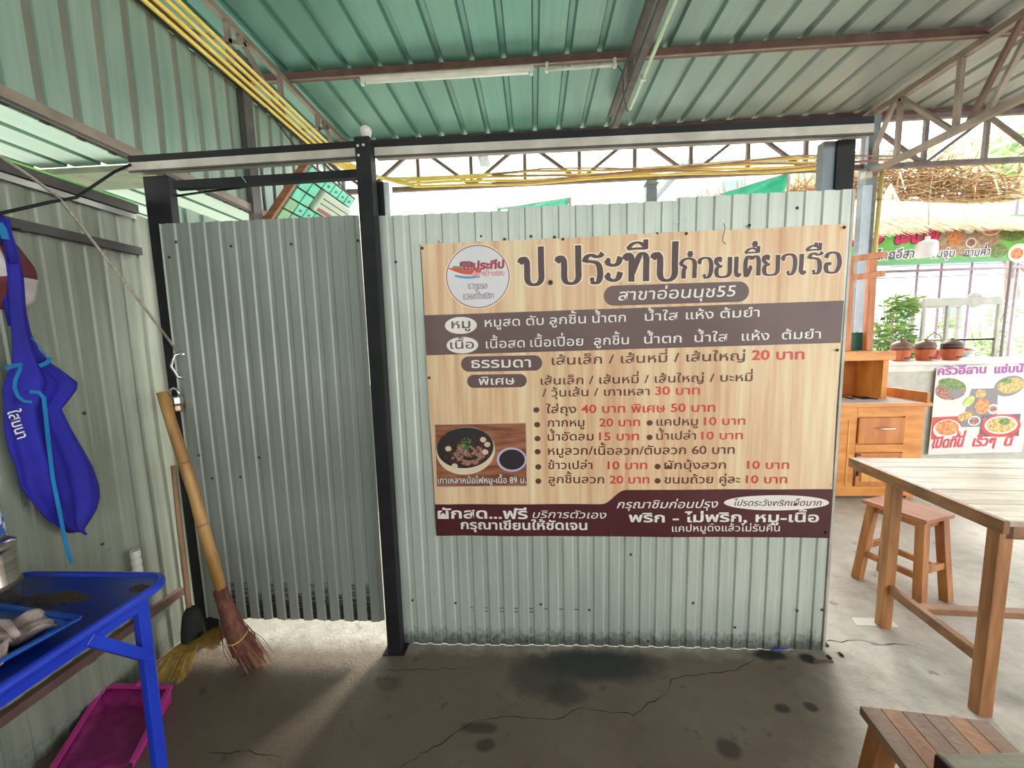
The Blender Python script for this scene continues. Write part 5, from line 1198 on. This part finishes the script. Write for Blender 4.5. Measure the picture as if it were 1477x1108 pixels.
for j in range(6):
    for i in range(5):
        if i in (2, 3) and j > 1: continue
        u0, v0 = .06+i*.19, .0+j*.165
        bo = bbox3(u0, u0+.165, v0, v0+.145, 0, .03).build('box', (M_tl2 if i == 0 or (j == 0 and i < 2) else M_tl), tbx, bevel=.004)
        if j > 0 and i in (1, 4): bbox3(u0+.06, u0+.10, v0+.05, v0+.09, .031, .032).build('box_mark', M_snav, bo)
bbox3(.44, .80, .36, 1.02, 0, .05).build('meter_unit', mat('sage_white', sr(190, 206, 186), None, .5), tbx, bevel=.01); bbox3(.47, .53, .42, .92, .05, .053).build('dark_display', M_sail, tbx); bbox3(.60, .615, .40, .98, .05, .053).build('dark_line', M_blk, tbx); bbox3(.69, .705, .40, .98, .05, .053).build('dark_line', M_blk, tbx)
for v in (0.05, .95): p = bp3(.98, v, -.02); MB().tube([p, Vector((-1.96, p.y, 3.28))], .006, 6).build('hanger', M_dark, tbx)

# ------------------------------------------------------------------ beyond: buildings, fence, trees, plant
M_pale = mat('pale_wall', sr(214, 216, 214), sr(230, 232, 230), .9)
def building(name_l, x0, x1, y0, y1, h, m, wins, ny=None, accent=None):
    t = thing('building', name_l, 'building', ((x0+x1)/2, y0, 0)); cx = (x0+x1)/2
    box_obj('wall', m, t, x0-cx, x1-cx, 0, y1-y0, 0, h); box_obj('roof_slab', M_grey, t, x0-cx-.3, x1-cx+.3, -.3, y1-y0+.3, h, h+.2)
    for (wx, wz, ww, wh) in wins:
        f = box_obj('window', accent or M_grey, t, wx-cx, wx-cx+ww, -.06, .02, wz, wz+wh); box_obj('pane', mat('window_dark', sr(110, 130, 134), None, .2), f, wx-cx+.06, wx-cx+ww-.06, -.07, -.05, wz+.06, wz+wh-.06)
    return t
xb = at(655, 250, 1, 8.5).x
building('cream plastered building seen above the wall left of the bright gap', -12, xb, 8.5, 13, 7, M_conc_w, [(-6, 3, 1, 1.2), (-9, 3, 1, 1.2)])
M_acc = mat('teal_trim', sr(120, 190, 176), None, .6)
building('pale far building with teal trim above the right end of the menu wall', 6.5, 15, 18, 24, 8.5, M_pale, [(8 + 2.2*k, 1.2+2.6*j, .9, 1.5) for k in range(3) for j in range(3)], accent=M_acc)
building('white low house far behind the stall', 17, 30, 24, 30, 5, M_pale, [(18+2.5*k, 1.5, 1, 1.3) for k in range(4)])
fn_ = thing('picket_fence', 'pale picket fence far right beyond the display case', 'fence', (0, 9.5, 0))
M_fp = mat('fence_pale', sr(190, 196, 212), sr(210, 214, 226), .6)
for k in range(34):
    x = 10.4+.17*k; box_obj('picket', M_fp, fn_, x, x+.11, 0, .03, .35, 1.9)
box_obj('fence_rail', M_fp, fn_, 10.2, 16.4, .03, .07, .75, .85); box_obj('fence_rail', M_fp, fn_, 10.2, 16.4, .03, .07, 1.7, 1.8); box_obj('fence_base', M_fp, fn_, 10.2, 16.4, .0, .1, 0, .55)
pf = thing('yard_railing', 'thin purple-grey pipe railing across the bright yard behind the stall', 'railing', (0, 6.8, 0))
M_pp0 = mat('purple_pipe', sr(150, 136, 156), sr(168, 154, 172), .5)
for px in (1318, 1352, 1395, 1460): 
    p = at(px, 450, 1, 6.8); MB().tube([(p.x, 0, 0), (p.x, 0, 2.75)], .02, 8).build('upright', M_pp0, pf, smooth=True)
for py in (393, 402): a, c = at(1262, py, 1, 6.8), at(1500, py-8, 1, 6.8); MB().tube([(a.x, -.03, a.z), (c.x, -.03, c.z)], .022 if py == 393 else .008, 8).build('rail', M_pp0, pf, smooth=True)
M_leaf = mat('leaf', sr(96, 140, 66), sr(160, 190, 104), .6, scale=(3, 3, 3)); M_leaf2 = mat('leaf_pale', sr(170, 196, 140), sr(206, 222, 176), .6, scale=(2, 2, 2)); M_bark = mat('bark', sr(150, 120, 104), sr(182, 150, 132), .9, scale=(8, 8, 2))
def leaves(b, c, r, n, size, rnd):
    for i in range(n):
        d = Vector((rnd.gauss(0, 1), rnd.gauss(0, 1), rnd.gauss(0, 1))); d = d.normalized()*(rnd.random()**.45); p = Vector(c)+Vector((d.x*r[0], d.y*r[1], d.z*r[2]))
        a = Vector((rnd.gauss(0, 1), rnd.gauss(0, 1), rnd.gauss(0, .5))).normalized(); u = a.orthogonal().normalized(); s = size*rnd.uniform(.6, 1.3)
        b.add([p, p+a*s*.5+u*s*.22, p+a*s, p+a*s*.5-u*s*.22], [(0, 1, 2, 3)])
def tree(x, y, h, r, label, m, n=2600, seed=1, size=.3, trunk=.16):
    rnd = random.Random(seed); t = thing('tree', label, 'tree', (x, y, 0), 0, None)
    MB().tube([(0, 0, 0), (.1, 0, h*.35), (-.05, .1, h*.7), (0, 0, h*.95)], [trunk, trunk*.85, trunk*.6, trunk*.2], 12).build('trunk', M_bark, t, smooth=True)
    for k in range(5): a = rnd.uniform(0, 6.28); z = h*rnd.uniform(.4, .7); MB().tube([(0, 0, z), (math.cos(a)*r*.4, math.sin(a)*r*.4, z+.4*r), (math.cos(a)*r*.75, math.sin(a)*r*.75, z+.6*r)], [trunk*.45, trunk*.3, trunk*.1], 8).build('branch', M_bark, t, smooth=True)
    b = MB()
    for k in range(9): a = rnd.uniform(0, 6.28); q = rnd.uniform(.2, .75)*r; leaves(b, (math.cos(a)*q, math.sin(a)*q, h*.8+rnd.uniform(-.3, .45)*r), (r*.45, r*.45, r*.33), n//9, size, rnd)
    o = b.build('foliage', m, t); o['kind'] = 'stuff'
tree(12.3, 11.2, 6.6, 2.8, 'leafy tree with pale trunk nearest on the right behind the green banner', M_leaf2, 3200, 3)
tree(17.8, 15.5, 7.5, 3.2, 'large pale green tree further right beyond the fence', M_leaf2, 3000, 4)
tree(9.0, 14.2, 6.8, 2.4, 'slender tree between the far building and the leafy tree', M_leaf2, 1800, 6)
tree(-7, 17, 7, 2.6, 'tree standing behind the cream building', M_leaf, 1200, 5)
def shrub(x, y, z0, h, r, label, m, n, seed, size, pot=True):
    rnd = random.Random(seed); t = thing('potted_shrub' if pot else 'shrub', label, 'plant', (x, y, 0))
    if pot: MB().lathe([(0, 0), (.13, 0), (.19, .3), (.17, .3), (.15, .26), (0, .26)], n=20).build('pot', M_terra, t, smooth=True)
    for k in range(7): a = rnd.uniform(0, 6.28); MB().tube([(0, 0, .2 if pot else 0), (math.cos(a)*r*.3, math.sin(a)*r*.3, h*.6), (math.cos(a)*r*.6, math.sin(a)*r*.6, h*rnd.uniform(.8, 1))], [.014, .009, .004], 6).build('stem', M_bark, t, smooth=True)
    b = MB(); leaves(b, (0, 0, z0+(h-z0)*.38), (r, r, (h-z0)*.42), n, size, rnd); leaves(b, (r*.4, 0, h*.92), (r*.6, r*.6, h*.1), n//5, size, rnd)
    o = b.build('leaves', m, t); o['kind'] = 'stuff'
q = at(1286, 470, 1, 5.85); shrub(q.x, 5.85, .7, 1.98, .32, 'bushy green plant behind the clay stove nearest the column', M_leaf, 1300, 8, .10)
q = at(1400, 470, 1, 8.2); shrub(q.x, 7.9, .5, 2.0, .55, 'bright bush seen through the glass display case', M_leaf2, 1200, 9, .12, False)
q = at(1350, 480, 1, 9.6); shrub(q.x, 9.6, .4, 1.8, .5, 'small bush left of the display case post, far behind', M_leaf, 700, 10, .12, False)

# ------------------------------------------------------------------ litter on the floor
q = at(1262, 897, 2, 0); pp = thing('paper_sheet', 'white sheet of paper under the far leg of the plank table', 'paper', (0, 0, .001))
c4 = [at(x, y, 2, 0) for x, y in ((1228, 891), (1284, 893), (1296, 905), (1235, 902))]; MB().add([(p.x, p.y, 0) for p in c4], [(3, 2, 1, 0)]).build('sheet', mat('paper', sr(222, 218, 206), None, .7), pp, solid=.0008)
q = at(1127, 938, 2, 0); t = thing('blue_scrap', 'scrap of blue plastic at the foot of the menu wall, right end', 'litter', (q.x, q.y, .004)); MB().bar((-.045, .0, .002), (.02, .004, .006), .022, .006).build('scrap', mat('blue_scrap', sr(50, 60, 170), sr(90, 100, 200), .4), t, bevel=.002)
for k, (px, py) in enumerate(((1196, 949), (1213, 945))):
    q = at(px, py, 2, 0); t = thing('pebble', ('dark pebble right of the menu wall foot, nearer the wall', 'dark elongated pebble right of the menu wall foot, nearer the table')[k], 'stone', (q.x, q.y, 0)); MB().lathe([(0, 0), (.010, .002), (.012, .006), (.007, .011), (0, .012)], n=10).build('stone', M_black, t, smooth=True); t.scale = (.8, 1.3, .7)
q = at(1192, 955, 2, 0); t = thing('wood_sliver', 'thin brown sliver on the floor at the right end of the menu wall', 'litter', (q.x, q.y, .003)); MB().bar((-.06, 0, 0), (.03, .002, 0), .008, .006).build('sliver', M_brown, t)

# ------------------------------------------------------------------ unseen walls added to hold back light
wk = struct('wall_low_blocker'); box_obj('light_blocker', mat('light_blocker', sr(168, 162, 148), sr(190, 184, 170), .9), wk, -4.4, 3.2, 4.62, 4.74, 0, 1.0)  # added out of view behind the partition, cuts low skylight under the door
wb_ = struct('wall_rear_blocker'); box_obj('blocker_slab', mat('rear_blocker', sr(150, 150, 140), sr(170, 168, 156), .85), wb_, -4.5, 4.6, -4.6, -4.5, 0, 2.35)  # added behind the camera, its height sets how much rear light gets in
